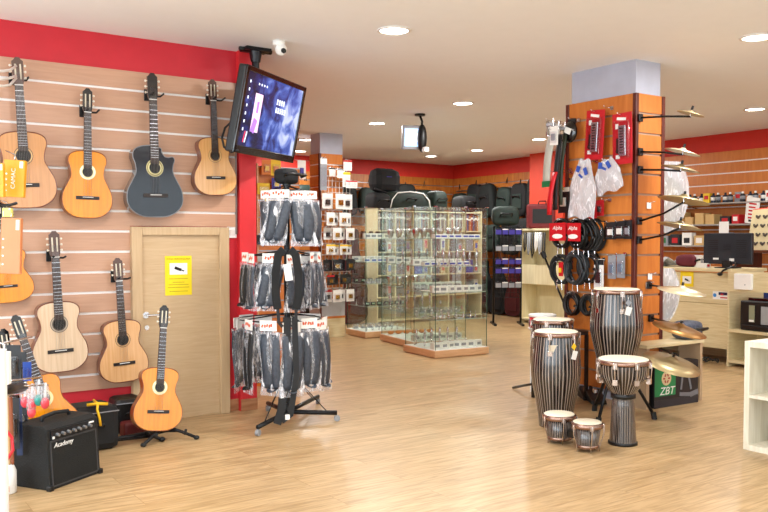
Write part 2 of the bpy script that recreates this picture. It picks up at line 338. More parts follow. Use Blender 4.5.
# square pillar at the back
QX0, QX1, QY0, QY1 = 5.48, 5.85, 9.56, 9.82
struct(MB().bx(QX0+.01, QY0+.01, 0, QX1-.01, QY1, CEIL).build('wall_pillar', LILAC))
QT = onY(330, 154, QY0).z
slatwall('wall_pillar_slats', 'orange slatwall front face of the far pillar behind white packs', [(QX0+.02, QX1-.02, .5, QT)], ((0, QY0+.012, 0), 0), QT, .15, SLATO, ALU)
slatwall('wall_pillar_slats', 'orange slatwall left side face of the far pillar', [(-QY1, -QY0-.02, .5, QT)], ((QX0+.012, 0, 0), -pi/2), QT, .15, SLATO, ALU)
struct(MB().box((QX0+.005, QY0+.003, QT/2+.13), (.03, .03, QT-.26)).build('trim_6', EDGEW))
struct(MB().bx(QX0-.012, QY0-.014, 0, QX1+.012, QY1+.01, .25).build('trim_7', BIRCH)); struct(MB().bx(QX0-.014, QY0-.016, .25, QX1+.014, QY1+.012, .28).build('trim_8', SLATO)); struct(MB().bx(QX0-.010, QY0-.012, .28, QX1+.01, QY1+.01, .50).build('trim_9', mat('pale_grey_kick', 'b4b5b8', .5)))
# ------------------------------------------------------------------ ceiling lights, lamps and daylight
LED = mat('lamp_diffuser', 'fffaf0', .5, emit=14)
LP = [(394,30,'largest round downlight, in the ceiling above the television side'),(757,37,'round downlight at the right edge of the ceiling above the pillar'),(463,103,'round downlight above the far small monitor, midway down the ceiling'),(377,123,'round downlight left of the small hanging monitor'),(539,139,'round downlight beside the right pillar'),(477,150,'round downlight near the far right corner, right of its twin'),(431,156,'round downlight over the gig bags on the far wall'),(306,139.5,'round downlight just left of the far pillar top, nearer of two'),(300,151,'round downlight just left of the far pillar top, farther of two')]
for i, (x, y, lb) in enumerate(LP):
    p = onZ(x, y, CEIL); t = thing('downlight', lb, 'ceiling light', (p.x, p.y, CEIL))
    MB().lathe([(.115,0),(.118,-.006),(.10,-.012),(.096,-.004)], n=28).build('rim', WHITE, t)
    MB().lathe([(.001,-.003),(.096,-.004)], n=24).build('diffuser', LED, t)
ex = [(1.2, 1.0), (3.4, 1.2), (7.6, 2.2), (1.2, 3.6), (8.4, 5.2)]
for x, y in ex:
    t = thing('downlight', 'round downlight recessed in the ceiling outside the picture', 'ceiling light', (x, y, CEIL), group='downlights out of view')
    MB().lathe([(.115,0),(.118,-.006),(.10,-.012),(.096,-.004)], n=28).build('rim', WHITE, t); MB().lathe([(.001,-.003),(.096,-.004)], n=24).build('diffuser', LED, t)
def area(name, loc, rot, sx, sy, power, col, spread=pi):
    l = bpy.data.lights.new(name, 'AREA'); l.shape = 'RECTANGLE'; l.size = sx; l.size_y = sy; l.energy = power; l.color = col; l.spread = spread
    o = bpy.data.objects.new(name, l); COL.objects.link(o); o.location = loc; o.rotation_euler = rot; return o
for x, y in [tuple(onZ(a, b, CEIL).xy) for a, b, _ in LP]+ex:
    l = bpy.data.lights.new('downlight_beam', 'AREA'); l.shape = 'DISK'; l.size = .19; l.energy = 26 if y > 6 else 24; l.color = (1, .985, .965)
    o = bpy.data.objects.new('downlight_beam', l); COL.objects.link(o); o.location = (x, y, CEIL-.02)
for i, x in enumerate((.2, 3.9, 7.7)): area('window_daylight', (x, Y0+.02, 1.4), (pi/2, 0, pi), 3.3, 2.1, 122, (.82, .91, 1))   # the shop windows
for i, y in enumerate((-.05, 3.55)): area('window_daylight', (X0+.02, y, 1.4), (pi/2, 0, pi/2+pi), 3.2, 2.1, 64, (.82, .91, 1))
wd = bpy.data.worlds.new('world'); sc.world = wd; wd.use_nodes = True; bg = wd.node_tree.nodes['Background']; bg.inputs[0].default_value = (.85, .92, 1, 1); bg.inputs[1].default_value = 2.0
sc.view_settings.view_transform = 'Standard'; sc.view_settings.look = 'None'; sc.view_settings.gamma = 1; sc.view_settings.use_curve_mapping = False; sc.view_settings.exposure = 0.37
# ------------------------------------------------------------------ guitars
def crom(pts, n=5, closed=False):
    out = []; N = len(pts)
    for i in range(N-1):
        p0 = pts[max(i-1, 0)]; p1 = pts[i]; p2 = pts[i+1]; p3 = pts[min(i+2, N-1)]
        for k in range(n):
            t = k/n; out.append(tuple(.5*((2*p1[j])+(-p0[j]+p2[j])*t+(2*p0[j]-5*p1[j]+4*p2[j]-p3[j])*t*t+(-p0[j]+3*p1[j]-3*p2[j]+p3[j])*t**3) for j in (0, 1)))
    out.append(pts[-1]); return out
HALF = [(0,0),(.45,.012),(.8,.085),(.98,.2),(.97,.36),(.80,.5),(.655,.62),(.68,.74),(.755,.83),(.72,.92),(.52,.975),(.25,.995),(0,1)]
CUT = [(0,0),(.45,.012),(.8,.085),(.98,.2),(.97,.36),(.80,.5),(.66,.62),(.66,.72),(.72,.80),(.66,.845),(.50,.835),(.36,.85),(.26,.91),(.24,.96),(0,1)]
def guitar(label, pb, ph, Y, tops, side, wf=1.0, cut=False, headc=None, bodyc=.49, lean=0.0, rosette=('2a1a12','c9a36a'), pick=False, fill=.0, slots=True, dsc=1.0, sag=0, bridgec=None, metalpegs=True):
    A = onY(pb[0], pb[1], Y-.085); B = onY(ph[0], ph[1], Y+lean-.085); A.y += .085; B.y += .085
    d = B-A; L = d.length; roll = atan2(d.x, sqrt(d.z*d.z+d.y*d.y)); tilt = -atan2(lean, d.z) if lean else 0
    t = thing('guitar', label, 'guitar', A, s=L); t.rotation_mode = 'YXZ'
    t.rotation_euler = (tilt, roll, 0)
    W = .185*wf; Lb = bodyc; D = .085
    r = [(x*W, z*Lb) for x, z in crom(CUT if cut else HALF)]; l = [(-x*W, z*Lb) for x, z in crom(HALF)][::-1]
    o = r[:-1]+l[:-1]
    MB().prism(o, -D, 0, True).build('body', side, t)
    c = (0, Lb*.45)
    o2 = [((x-c[0])*.985, (z-c[1])*.985+c[1]) for x, z in o]
    MB().prism(o2, -D-.003, -D).build('soundboard', tops, t)
    MB().tube([(x, -D-.001, z) for x, z in o], .0035, 5, True).build('binding', side if not cut else GREYP, t)
    zh = Lb*.685; rh = .041
    MB().cyl((0, -D-.003, zh), (0, -D-.0045, zh), rh, n=24).build('sound_hole', BLACK, t)
    q = MB()
    def ring(r0, r1, y): q.add([(cos(2*pi*i/28)*rr, y, zh+sin(2*pi*i/28)*rr) for rr in (r0, r1) for i in range(28)], [(i, (i+1) % 28, 28+(i+1) % 28, 28+i) for i in range(28)])
    ring(rh-.001, rh+.007, -D-.0046); q.mat(1); ring(rh+.007, rh+.016, -D-.0046); q.mat(0); ring(rh+.016, rh+.02, -D-.0046)
    q.build('rosette', [mat('rosette_'+rosette[0], rosette[0], .4), mat('rosette_'+rosette[1], rosette[1], .4)], t)
    zb = Lb*.30; bc = bridgec or mat('rosewood_bridge', '1c120f', .4)
    MB().bx(-.088, -D-.010, zb-.013, .088, -D-.003, zb+.013).bx(-.042, -D-.014, zb-.013, .042, -D-.003, zb+.013).build('bridge', bc, t, bev=.002)
    MB().bx(-.04, -D-.017, zb+.002, .04, -D-.013, zb+.006).build('saddle', PAPER, t)
    zn = .815; ny = -D-.012
    nk = MB(); nk.prism([(-.028, Lb-.02), (.028, Lb-.02), (.0245, zn), (-.0245, zn)], -D+.012, -D-.004); nk.build('neck', headc or side, t, bev=.006)
    fbm = mat('fretboard_ebony', '3a2c27', .35)
    MB().prism([(-.031, zh+rh-.012), (.031, zh+rh-.012), (.026, zn), (-.026, zn)], ny+.001, -D-.004).build('fretboard', fbm, t)
    q = MB(); z = zn; sl = (zn-zb)
    for i in range(1, 17):
        zz = zb+sl*(2**(-i/12))
        if zz < zh+rh: break
        q.bx(-.028, ny-.0012, zz-.0012, .028, ny+.001, zz+.0012)
    q.build('frets', CHROME, t)
    MB().bx(-.026, ny-.003, zn-.002, .026, -D-.004, zn+.004).build('nut', PAPER, t)
    hd = [(-.027, zn+.002), (.027, zn+.002), (.035, zn+.03), (.035, .975), (.022, .985), (.012, 1.0), (-.012, 1.0), (-.022, .985), (-.035, .975), (-.035, zn+.03)]
    hc = headc or mat('headstock_rosewood', '4d2a18', .3, coat=.4)
    MB().prism(hd, -D+.014, -D-.004).build('headstock', hc, t, bev=.003)
    if slots: MB().bx(-.021, -D-.0052, .855, -.011, -D-.0035, .955).bx(.011, -D-.0052, .855, .021, -D-.0035, .955).build('tuner_slots', mat('slot_bone', 'cfc4ae', .4), t)
    pm = MB(); pm.cyl((-.004, 0, 0), (.010, 0, 0), .0032, n=8); pm.ell((.014, -.004, 0), (.007, .008, .009), 8, 6)
    first = None
    for s_ in (-1, 1):
        for k_ in range(3):
            if first is None: first = o_ = pm.build('tuning_peg', CHROME if not metalpegs else mat('peg_bone', 'e5dccb', .3), t)
            else: o_ = first.copy(); COL.objects.link(o_); o_.parent = t
            o_.location = (.033*s_, -D+.004, .865+.04*k_); o_.rotation_euler = (0, 0, 0 if s_ > 0 else pi)
    q = MB()
    for k_ in range(6):
        x = -.019+.0076*k_; q.tube([(x*1.45, -D-.015, zb+.004), (x, ny-.005, zn+.002), (x*.8, -D-.006, .90)], .0007, 4)
    q.build('strings', STEEL, t)
    if pick: MB().prism([(.035, zh-.05), (.085, zh-.10), (.10, zh-.05), (.075, zh+.0), (.055, zh+.03), (.045, zh)], -D-.0042, -D-.003).build('pickguard', GLOSSB, t)
    return t
def topm(n, a, b_, rough=.22, coat=.7): return wood(n, a, b_, (14, 14, .5), rough, coat, ns=2.5, lo=.3, hi=.7)
CEDAR = topm('cedar_top', 'b57f4c', 'c98f58'); ORANGE = topm('orange_lacquer_top', 'cf7a02', 'e48f0c', coat=.35); SPRUCE = topm('pale_spruce_top', 'c8a888', 'd8bc9c')
NAT = topm('natural_spruce_top', 'd29a5e', 'e0ac70'); TANT = topm('tan_spruce_top', 'cf9a66', 'dcab78'); BLK = mat('black_lacquer', '0b0e1a', .12, coat=.35, spec=.4)
ORSIDE = mat('brown_orange_side', '8c4a10', .3, coat=.5); BRSIDE = mat('mahogany_side', '6e3417', .3, coat=.5); BLKS = mat('black_gloss_side', '090a10', .12, coat=1)
DKH = mat('black_headstock', '15100f', .3, coat=.5)
GY = WY-.045
CR = ('b0703e', '5e3820')
guitar('large cedar top classical guitar, leftmost at the top of the left slatwall', (27,208), (17,57), GY-.02, CEDAR, BRSIDE, 1.08, bodyc=.51)
guitar('orange three quarter classical guitar with pale rosette hung high on the left wall', (88,218), (88,88), GY, ORANGE, ORSIDE, 1.02, headc=DKH, rosette=('efe6b0','f2eed2'), bodyc=.52)
guitar('glossy black cutaway acoustic guitar hung on the slatwall above the door', (156,217), (152,73), GY, BLK, BLKS, 1.08, cut=True, headc=BLKS, rosette=('d9cf9a','8f8350'), bridgec=mat('bridge_dark', '2b1d18', .4), slots=False, bodyc=.50)
guitar('small natural classical guitar hung just left of the television', (217,195), (213,79), GY, NAT, BRSIDE, 1.06, rosette=('8a5a30','d8b070'), bodyc=.50)
guitar('pale whitish spruce classical guitar hung low on the left slatwall', (62,372), (54,231), GY, SPRUCE, BRSIDE, 1.02, rosette=('4e4138','a89a88'), bodyc=.5)
guitar('tan classical guitar hung beside the left jamb of the door', (126,382), (118,258), GY, TANT, BRSIDE, 1.06, rosette=('3a2a22','c79a66'), bodyc=.5)
g7 = guitar('bright orange small guitar standing on a floor stand before the door', (158,433), (165.5,307), 5.24, ORANGE, ORSIDE, 1.07, headc=DKH, rosette=('efe6b0','e6e0c0'), lean=.12, bodyc=.50)
guitar('orange guitar leaning behind the black practice amp', (62,447), (15,317), 5.05, ORANGE, ORSIDE, 1.0, headc=DKH, rosette=('e8dc9a','d8cfa0'), lean=.1, bodyc=.53, slots=True)
guitar('small orange guitar hung behind the peach box at the left edge', (10,303), (2,200), GY, ORANGE, ORSIDE, 1.3, headc=DKH, rosette=('efe6b0','f2eed2'), bodyc=.54)
guitar('dark guitar at the left edge whose black headstock shows beside the orange one', (24,436), (3,303), 5.2, mat('dark_sunburst_top', '3a1d10', .2, coat=.8), BLKS, 1.05, headc=BLKS, lean=.1).location.z = .004
def hanger(label, px, py, Y=WY, reach=.075):
    p = onY(px, py, Y-.03); t = thing('guitar_hanger', label, 'wall hanger', (p.x, Y-.018, p.z))
    MB().bx(-.055, -.014, -.03, -.0, 0, .05).build('mounting_block', BLACK, t, bev=.003)
    q = MB(); q.tube([(-.02, -.012, 0), (-.01, -reach*.7, .0), (0, -reach, 0)], .007)
    q.tube([(-.036, -reach-.075, .006), (-.036, -reach-.01, -.004), (-.02, -reach, -.004), (.02, -reach, -.004), (.036, -reach-.01, -.004), (.036, -reach-.075, .006)], .0065)
    q.build('yoke', RUBBER, t); return t
G1 = 'wall guitar hangers'
for px, py, lb in ((18,81,'black hanger holding the large cedar guitar by its neck'),(88,113,'black hanger holding the orange guitar high on the left wall'),(152,97,'black hanger holding the black cutaway guitar'),(213,101,'black hanger holding the small natural guitar near the television'),(55,257,'black hanger holding the pale whitish guitar'),(119,278,'black hanger holding the tan guitar beside the door'),(3,216,'black hanger holding the small orange guitar at the left edge')):
    hanger(lb, px, py)
def floor_stand(loc, rz, label, s=1.0):
    t = thing('guitar_stand', label, 'guitar stand', loc, rz, s=s)
    MB().tube([(0, .12, .30), (0, .02, .10), (0, -.02, .06)], .011).build('upright', SATIN, t)
    for sx in (-1, 1):
        MB().tube([(0, 0, .09), (sx*.10, -.06, .05), (sx*.17, -.10, .016)], .011).build('front_leg', SATIN, t)
        MB().tube([(0, -.02, .062), (sx*.09, -.03, .055), (sx*.095, -.11, .05), (sx*.095, -.125, .08)], .009).build('cradle_arm', RUBBER, t)
        MB().ell((sx*.175, -.103, .014), (.02, .016, .014)).build('rubber_foot', RUBBER, t)
    MB().tube([(0, .02, .12), (0, .16, .016)], .011).build('rear_leg', SATIN, t)
    return t
floor_stand((1.83, 5.22, 0), 0, 'black floor stand under the bright orange guitar before the door')
# a folded stand lying along the wall
t = thing('folded_stand', 'black folded guitar stand lying on the floor left of the orange guitar', 'guitar stand', (1.62, 5.27, 0), .15)
MB().tube([(-.28, 0, .05), (0, -.01, .045), (.22, 0, .05)], .014).build('main_tube', SATIN, t)
MB().tube([(-.26, .05, .03), (.14, -.04, .03)], .011).build('folded_leg', SATIN, t); MB().tube([(.10, -.01, .05), (.16, -.10, .016)], .012).ell((.165, -.11, .016), (.022, .018, .016)).build('folded_leg', SATIN, t)
MB().tube([(-.10, -.01, .05), (-.16, -.06, .012)], .011).build('folded_leg', SATIN, t)
# ------------------------------------------------------------------ amplifier
TOLEX = mat('black_tolex', '0b0d0c', .75, noise=.3, nscale=120, bump=.4); GRL = mat('black_grille_cloth', '0b0e0d', .85, noise=.5, nscale=200, bump=.5)
a0 = onZ(50, 491.5); a1 = onZ(100.6, 472.8); dv = a1-a0; aw = dv.length; az = atan2(dv.y, dv.x); mid = (a0+a1)/2
t = thing('guitar_amplifier', 'black practice guitar amplifier with white lettering standing on the floor at left', 'amplifier', mid, az)
pr = [(0, 0), (.25, 0), (.25, .335), (.055, .335), (.02, .315)]
def prx(prof, x0, x1):
    n = len(prof); return [(x0, y, z) for y, z in prof]+[(x1, y, z) for y, z in prof], [tuple(range(n)), tuple(range(2*n-1, n-1, -1))]+[(i, i+n, (i+1) % n+n, (i+1) % n) for i in range(n)]
q = MB(); q.add(*prx(pr, -aw/2, aw/2)); q.build('cabinet', TOLEX, t, bev=.006)
sl = atan2(.02, .315)
q = MB(); q.box((0, .0075, .135), (aw*.86, .008, .225), (-sl, 0, 0)); q.build('speaker_grille', GRL, t, bev=.002)
q = MB(); 
for k_, (cx, cz, w_, h_) in enumerate(((0, .02, aw*.9, .01), (0, .25, aw*.9, .01), (-aw*.44, .135, .01, .23), (aw*.44, .135, .01, .23))): q.box((cx, .0025+cz*.063, cz), (w_, .012, h_), (-sl, 0, 0))
q.build('grille_piping', mat('dark_grey_piping', '3a3c40', .4), t)
MB().box((0, .015, .283), (aw*.86, .008, .05), (-sl, 0, 0)).build('control_panel', mat('panel_dark', '202327', .35, .3), t)
for k_ in range(7):
    MB().cyl((-aw*.33+aw*.105*k_, .012, .283), (-aw*.33+aw*.105*k_, -.008, .281), .0095, .008, n=14).build('control_knob', mat('knob_silver', '8f9296', .3, .7), t)
MB().box((aw*.34, .008, .298), (.035, .004, .008), (-sl, 0, 0)).box((-aw*.40, .008, .27), (.012, .006, .012)).build('panel_mark', PAPER, t)
text('Academy', .036, PAPER, t, (-aw*.22, .005, .228), (pi/2-sl*.5, 0, 0), shear=.25, ext=.001, name='maker_lettering')
q = MB(); q.tube([(-.10, .14, .333), (-.09, .14, .357), (0, .14, .365), (.09, .14, .357), (.10, .14, .333)], .011, 8); q.build('carry_handle', RUBBER, t)
for sx in (-1, 1):
    for yy in (.0, .25):
        MB().box((sx*aw*.487, yy+.003*(1 if yy == 0 else -1), .012), (.03, .03, .03)).build('corner_guard', BLACK, t, bev=.006)
# black cases behind the amplifier
def softcase(name, label, loc, d, rz, m, extra=True, rot=None, cat='case'):
    t = thing(name, label, cat, loc, rz, rot=rot)
    MB().box((0, 0, d[2]/2), d).build('body', m, t, bev=min(d)*.18)
    if extra:
        MB().tube([(-d[0]*.15, -d[1]/2, d[2]*.55), (-d[0]*.12, -d[1]/2-.02, d[2]*.6), (d[0]*.12, -d[1]/2-.02, d[2]*.6), (d[0]*.15, -d[1]/2, d[2]*.55)], .008).build('handle', RUBBER, t)
        MB().tube([(-d[0]*.46, -d[1]*.5, d[2]*.86), (d[0]*.46, -d[1]*.5, d[2]*.86)], .004).build('zip', GREYP, t)
    return t
softcase('accordion_case', 'black padded instrument case with yellow strap standing behind the amp', (1.37, 5.28, 0), (.30, .26, .28), .1, DKFAB)
t = thing('yellow_strap', 'yellow cord strap draped over the black case behind the amp', 'strap', (1.385, 5.115, 0))
MB().tube([(.01, .16, .30), (.0, .03, .298), (-.012, .0, .27), (.0, -.005, .22), (.006, -.006, .17)], .008).tube([(-.06, .05, .295), (.0, .03, .30), (.06, .03, .292)], .010).build('cord', mat('yellow_cord', 'e8b40c', .5), t)
softcase('small_case', 'small black box case on the floor between the padded case and the tan guitar', (1.70, 5.62, 0), (.2, .2, .24), 0, BLACK)
softcase('pedal_box', 'dark red and black small carton under the tan guitar near the wall', (1.70, 5.46, 0), (.16, .1, .10), .1, mat('dark_red_carton', '5a1616', .5), False, cat='box')
# ------------------------------------------------------------------ television on a ceiling pole
t = thing('television', 'large flat television tilted down from a ceiling pole at the end of the red wall', 'television', (2.756, 5.521, 2.2), rot=(.2046, -.0094, .6496))
w_, h_ = .97, .60
MB().box((0, .03, 0), (w_, .06, h_)).build('housing', BLACK, t, bev=.012)
MB().box((0, .075, -.02), (w_*.7, .05, h_*.65)).build('rear_bulge', BLACK, t, bev=.02)
q = MB()
for cx, cz, a_, b_ in ((0, h_/2-.018, w_, .036), (0, -h_/2+.028, w_, .056), (-w_/2+.018, 0, .036, h_), (w_/2-.018, 0, .036, h_)): q.box((cx, -.006, cz), (a_, .016, b_))
q.build('bezel', GLOSSB, t, bev=.004)
def screen_mat():
    m = bpy.data.materials.new('tv_picture'); m.use_nodes = True; nt = m.node_tree; b = nt.nodes['Principled BSDF']; L = nt.links.new
    tc = nt.nodes.new('ShaderNodeTexCoord'); nz = nt.nodes.new('ShaderNodeTexNoise'); nz.inputs['Scale'].default_value = 7; nz.inputs['Detail'].default_value = 5; nz.inputs['Distortion'].default_value = .8
    L(tc.outputs['Object'], nz.inputs['Vector'])
    sp = nt.nodes.new('ShaderNodeSeparateXYZ'); L(tc.outputs['Object'], sp.inputs[0])
    gx = nt.nodes.new('ShaderNodeMath'); gx.operation = 'MULTIPLY_ADD'; gx.inputs[1].default_value = .45; L(sp.outputs[0], gx.inputs[0]); L(nz.outputs['Fac'], gx.inputs[2])
    r = nt.nodes.new('ShaderNodeValToRGB'); e = r.color_ramp.elements; e[0].position = .3; e[0].color = lin('0a1030'); e[1].position = .75; e[1].color = lin('b9c2e0')
    k1 = e.new(.42); k1.color = lin('16225e'); k2 = e.new(.55); k2.color = lin('3c54a0'); k3 = e.new(.64); k3.color = lin('6f82c4')
    L(gx.outputs[0], r.inputs[0]); L(r.outputs[0], b.inputs['Emission Color']); b.inputs['Emission Strength'].default_value = 1.15; b.inputs['Base Color'].default_value = (.01,.01,.015,1); b.inputs['Roughness'].default_value = .12
    return m
MB().box((0, -.003, .01), (w_-.07, .004, h_-.09)).build('screen', screen_mat(), t)
PK = mat('screen_pink', 'd9b3d6', .4, emit=.8); NV = mat('screen_navy', '101740', .4, emit=.8); PU = mat('screen_violet', '8a5fb8', .4, emit=.8); SW = mat('screen_white', 'cfd8f0', .4, emit=.8)
q = MB(); q.box((-.24, -.006, .0), (.11, .001, .27)); q.mat(1); q.box((-.255, -.007, -.09), (.06, .001, .10), (0, .3, 0)); q.box((-.24, -.007, .04), (.03, .001, .08)); q.mat(2)
for k_ in range(7): q.box((-.40, -.006, .2-.055*k_), (.014, .001, .02))
for k_ in range(4): q.box((-.27+.04*k_, -.006, .20), (.015, .001, .015))
for k_ in range(9): q.box((.05+.035*(k_ % 5), -.006, .06+.06*(k_//5)), (.02, .001, .04))
q.build('picture_figures', [PK, PU, SW], t)
q = MB(); q.cyl((-.36, -.006, -.18), (-.36, -.007, -.18), .045, n=20); q.mat(1); q.box((-.37, -.008, -.18), (.012, .001, .08), (0, .2, 0)); q.mat(2); q.box((-.345, -.008, -.18), (.012, .001, .08), (0, .2, 0)); q.build('picture_emblem', [NV, mat('screen_red', 'c03050', .4, emit=.7), SW], t)
# pole and bracket
pp = onZ(254, 39, CEIL); bx_, by_ = 2.70, 5.66
t = thing('ceiling_mount', 'black ceiling pole mount carrying the large television', 'tv mount', (bx_, by_, CEIL))
MB().box((0, 0, -.012), (.2, .13, .024)).tube([(-.13, .0, -.012), (.13, 0, -.012)], .02).build('ceiling_plate', SATIN, t, bev=.003)
MB().cyl((0, 0, -.02), (0, 0, -.10), .05, .035).build('collar', SATIN, t); MB().cyl((0, 0, -.02), (0, 0, -.5), .028, n=16).build('pole', SATIN, t)
MB().box((0, -.03, -.50), (.20, .05, .2), (.2, 0, .65)).build('bracket', SATIN, t)
sp_ = onZ(279, 41, CEIL)
t = thing('security_camera', 'small white dome security camera on the ceiling beside the television pole', 'camera', (sp_.x, sp_.y, CEIL))
MB().lathe([(.045,0),(.045,-.03),(.038,-.035)]).build('base', PAPER, t); MB().ell((.01, -.01, -.06), (.042, .042, .045)).build('head', PAPER, t); MB().cyl((.01, -.035, -.07), (.01, -.058, -.08), .018).build('lens', BLACK, t)
# TV cable looping to the wall
tag(MB().tube([V(p) for p in [tuple(at(*q_)) for q_ in ((240,120,5.9),(231,122,5.85),(225,128,5.8),(222,138,5.75),(224,147,5.72),(231,152,5.68),(238,150,5.66))]], .008).build('television_cable', RUBBER), 'black cable looping out from behind the left edge of the television', 'cable')
# small far monitor
mp_ = onZ(420, 114, CEIL); ms = at(413.5, 137.5, 9.35)
t = thing('small_monitor', 'small lit screen hanging from the ceiling above the glass cabinets', 'monitor', ms, rot=(.1, 0, -.35))
MB().box((0, .04, 0), (.25, .07, .27)).build('housing', GREYP, t, bev=.01); MB().box((0, 0, .0), (.21, .006, .20)).build('screen', mat('monitor_picture', 'a9c8f0', .3, emit=1.0), t); MB().box((.0, -.004, -.0), (.10, .002, .10)).build('screen_window', mat('monitor_white', 'f0f6ff', .3, emit=1.0), t)
t = thing('monitor_mount', 'dark ceiling arm beside the small hanging screen', 'monitor mount', (mp_.x, mp_.y, CEIL))
MB().cyl((0,0,0),(0,0,-.02),.06).build('ceiling_plate', SATIN, t); MB().tube([(0,0,-.02),(0.03,0,-.08),(.02,0,-.17)], .014).build('arm', SATIN, t); MB().ell((.03,.0,-.27),(.055,.06,.16)).build('motor_body', BLACK, t); MB().box((.04,-.05,-.4),(.06,.05,.05)).build('end_cap', PAPER, t)
# ------------------------------------------------------------------ strap stand
def nth(i, n, unit='left'):
    if i == 0: return 'leftmost'
    if i == n-1: return 'rightmost'
    return ORD[i]+' from the left'
SC = onZ(287, 423); SX, SY = SC.x+.015, SC.y+.02
GREYSTRAP = mat('dark_grey_webbing', '3b414b', .5, noise=.3, nscale=60); BLACKSTRAP = mat('black_webbing', '121316', .65); ORP = mat('orange_print', 'd2562c', .6)
t = thing('strap_stand', 'black rotating floor stand holding bagged guitar straps beside the red pier', 'display stand', (SX, SY, 0))
MB().cyl((0,0,.05),(0,0,1.68),.021,n=16).cyl((0,0,1.68),(0,0,1.70),.03,.03).build('pole', SATIN, t)
MB().cyl((0,0,.04),(0,0,.14),.036,n=16).build('hub', SATIN, t)
for p in ((258,436),(337,421),(268,411),(318,404)):
    e = onZ(*p); d = V((e.x-SX, e.y-SY, 0)); u = d.normalized(); n_ = V((-u.y, u.x, 0))
    l = MB(); l.tube([V((0,0,.075)), d+V((0,0,.06))], .017, 8); lo = l.build('leg', SATIN, t)
    MB().tube([u*.02+V((0,0,.36)), d*.8+V((0,0,.07))], .004, 5).build('brace', SATIN, lo)
    c = MB(); c.cyl(d+n_*.012+V((0,0,.022)), d-n_*.012+V((0,0,.022)), .022, n=16); c.build('caster', mat('caster_grey', '8d8f92', .4), lo)
TIERS = [('top', 1.60, .155, 8, .055, .35, .02), ('middle', 1.15, .24, 10, .065, .35, -.03), ('bottom', .70, .29, 12, .07, .47, -.05)]
for nm, z, r, n, _, _, of_ in TIERS:
    ox_, oy_ = RT.x*of_, RT.y*of_
    MB().tube([(ox_+r*cos(2*pi*i/28), oy_+r*sin(2*pi*i/28), z+.045) for i in range(28)], .005, 6, True).build('hook_ring', SATIN, t)
    q = MB()
    for k in range(4): q.tube([(.02*cos(k*pi/2), .02*sin(k*pi/2), z+.08), (ox_+r*cos(k*pi/2), oy_+r*sin(k*pi/2), z+.045)], .005, 6)
    q.build('ring_spokes', SATIN, t)
def straps():
    camdir = atan2(-SY, -SX)
    for ti, (nm, z, r, n, hh, L, of_) in enumerate(TIERS):
        lst = []
        for i in range(n):
            a = camdir+(i-(n-1)/2)*2*pi/n*.94
            lst.append((sin(a-camdir), a))
        for i in range(n):
            a = lst[i][1]; off = a-camdir
            where = 'front' if abs(off) < pi/2 else 'back'
            rr = r+random.uniform(0, .03); zz = z+random.uniform(-.015, .015)
            lb = 'bagged grey guitar strap, %s on the %s tier of the strap stand' % (nth(i, n), nm)
            kind = random.choice((0, 0, 1)) if ti else 0
            m = GREYSTRAP if not kind else BLACKSTRAP
            if kind: lb = lb.replace('grey', 'black')
            s = thing('guitar_strap', lb, 'guitar strap', (SX+RT.x*of_+rr*cos(a), SY+RT.y*of_+rr*sin(a), zz+.04), a+pi/2+random.uniform(-.55, .55), 'bagged straps on the %s tier' % nm)
            q = MB(); q.box((0, -.004, -hh/2+.012), (.13, .003, hh)); q.mat(1)
            for k in range(5): q.box((-.045+.018*k+random.uniform(-.003, .003), -.0062, -hh/2+.014+random.uniform(-.006, .006)), (.012, .0015, hh*.3), (0, random.uniform(-.5, .5), 0))
            q.build('header_card', [PAPER, ORP], s)
            q = MB(); sw_ = random.uniform(-.05, .05)
            for k, x in enumerate((-.037, .037)):
                def f(u, v, x=x): return V((x+sw_*v+(u-.5)*.074+.012*sin(3*v+k), -.006-.014*sin(pi*v)-.01*sin(pi*u), -hh-.01-v*L*.78))
                q.grid(f, 3, 10)
            q.grid(lambda u, v: V((sw_+(.032*cos(pi*v))*1.0+(0 if 1 else 0), -.012-.02*sin(pi*v)-(u-.5)*.04, -hh-.01-L*.78-.02*sin(pi*v))), 3, 8)
            q.build('strap_webbing', m, s, solid=.006)
            q = MB()
            ph = random.random()*6
            for sgn in (-1, 1):
                q.grid(lambda u, v, sgn=sgn: V(((u-.5)*.18*(1-.12*sin(pi*v)+.1*sin(7*v+ph))+sw_*v*1.1, -.010-sgn*(.017*sin(pi*u)*sin(pi*min(1, v*1.2))+.004*sin(9*u+7*v+ph)), -hh*.9-v*(L*.92))), 8, 12)
            q.build('clear_bag', FILM, s)
straps()
# black padded double strap on the middle tier facing the camera, and the long one at the bottom
cdn = V((-SX, -SY, 0)).normalized(); sd = V((-cdn.y, cdn.x, 0))
def band(pts, w, th=.01, side=None):
    q = MB(); side = side or sd
    pts = [V(p) for p in pts]; vs = []
    for i, p in enumerate(pts):
        d = (pts[min(i+1, len(pts)-1)]-pts[max(i-1, 0)]).normalized(); n_ = cdn
        ww = d.cross(n_).normalized()
        for a, b in ((-1,-1),(1,-1),(1,1),(-1,1)): vs.append(p+ww*(a*w/2)+n_*(b*th/2))
    fs = []
    for i in range(len(pts)-1):
        for k in range(4): fs.append((i*4+k, i*4+(k+1) % 4, i*4+4+(k+1) % 4, i*4+4+k))
    fs += [(0,1,2,3), tuple(4*(len(pts)-1)+k for k in (3,2,1,0))]
    q.add(vs, fs, False); return q
o3 = cdn*.36
t = thing('padded_strap', 'thick black padded double strap hanging on the front of the middle tier', 'guitar strap', (SX+o3.x, SY+o3.y, 1.22))
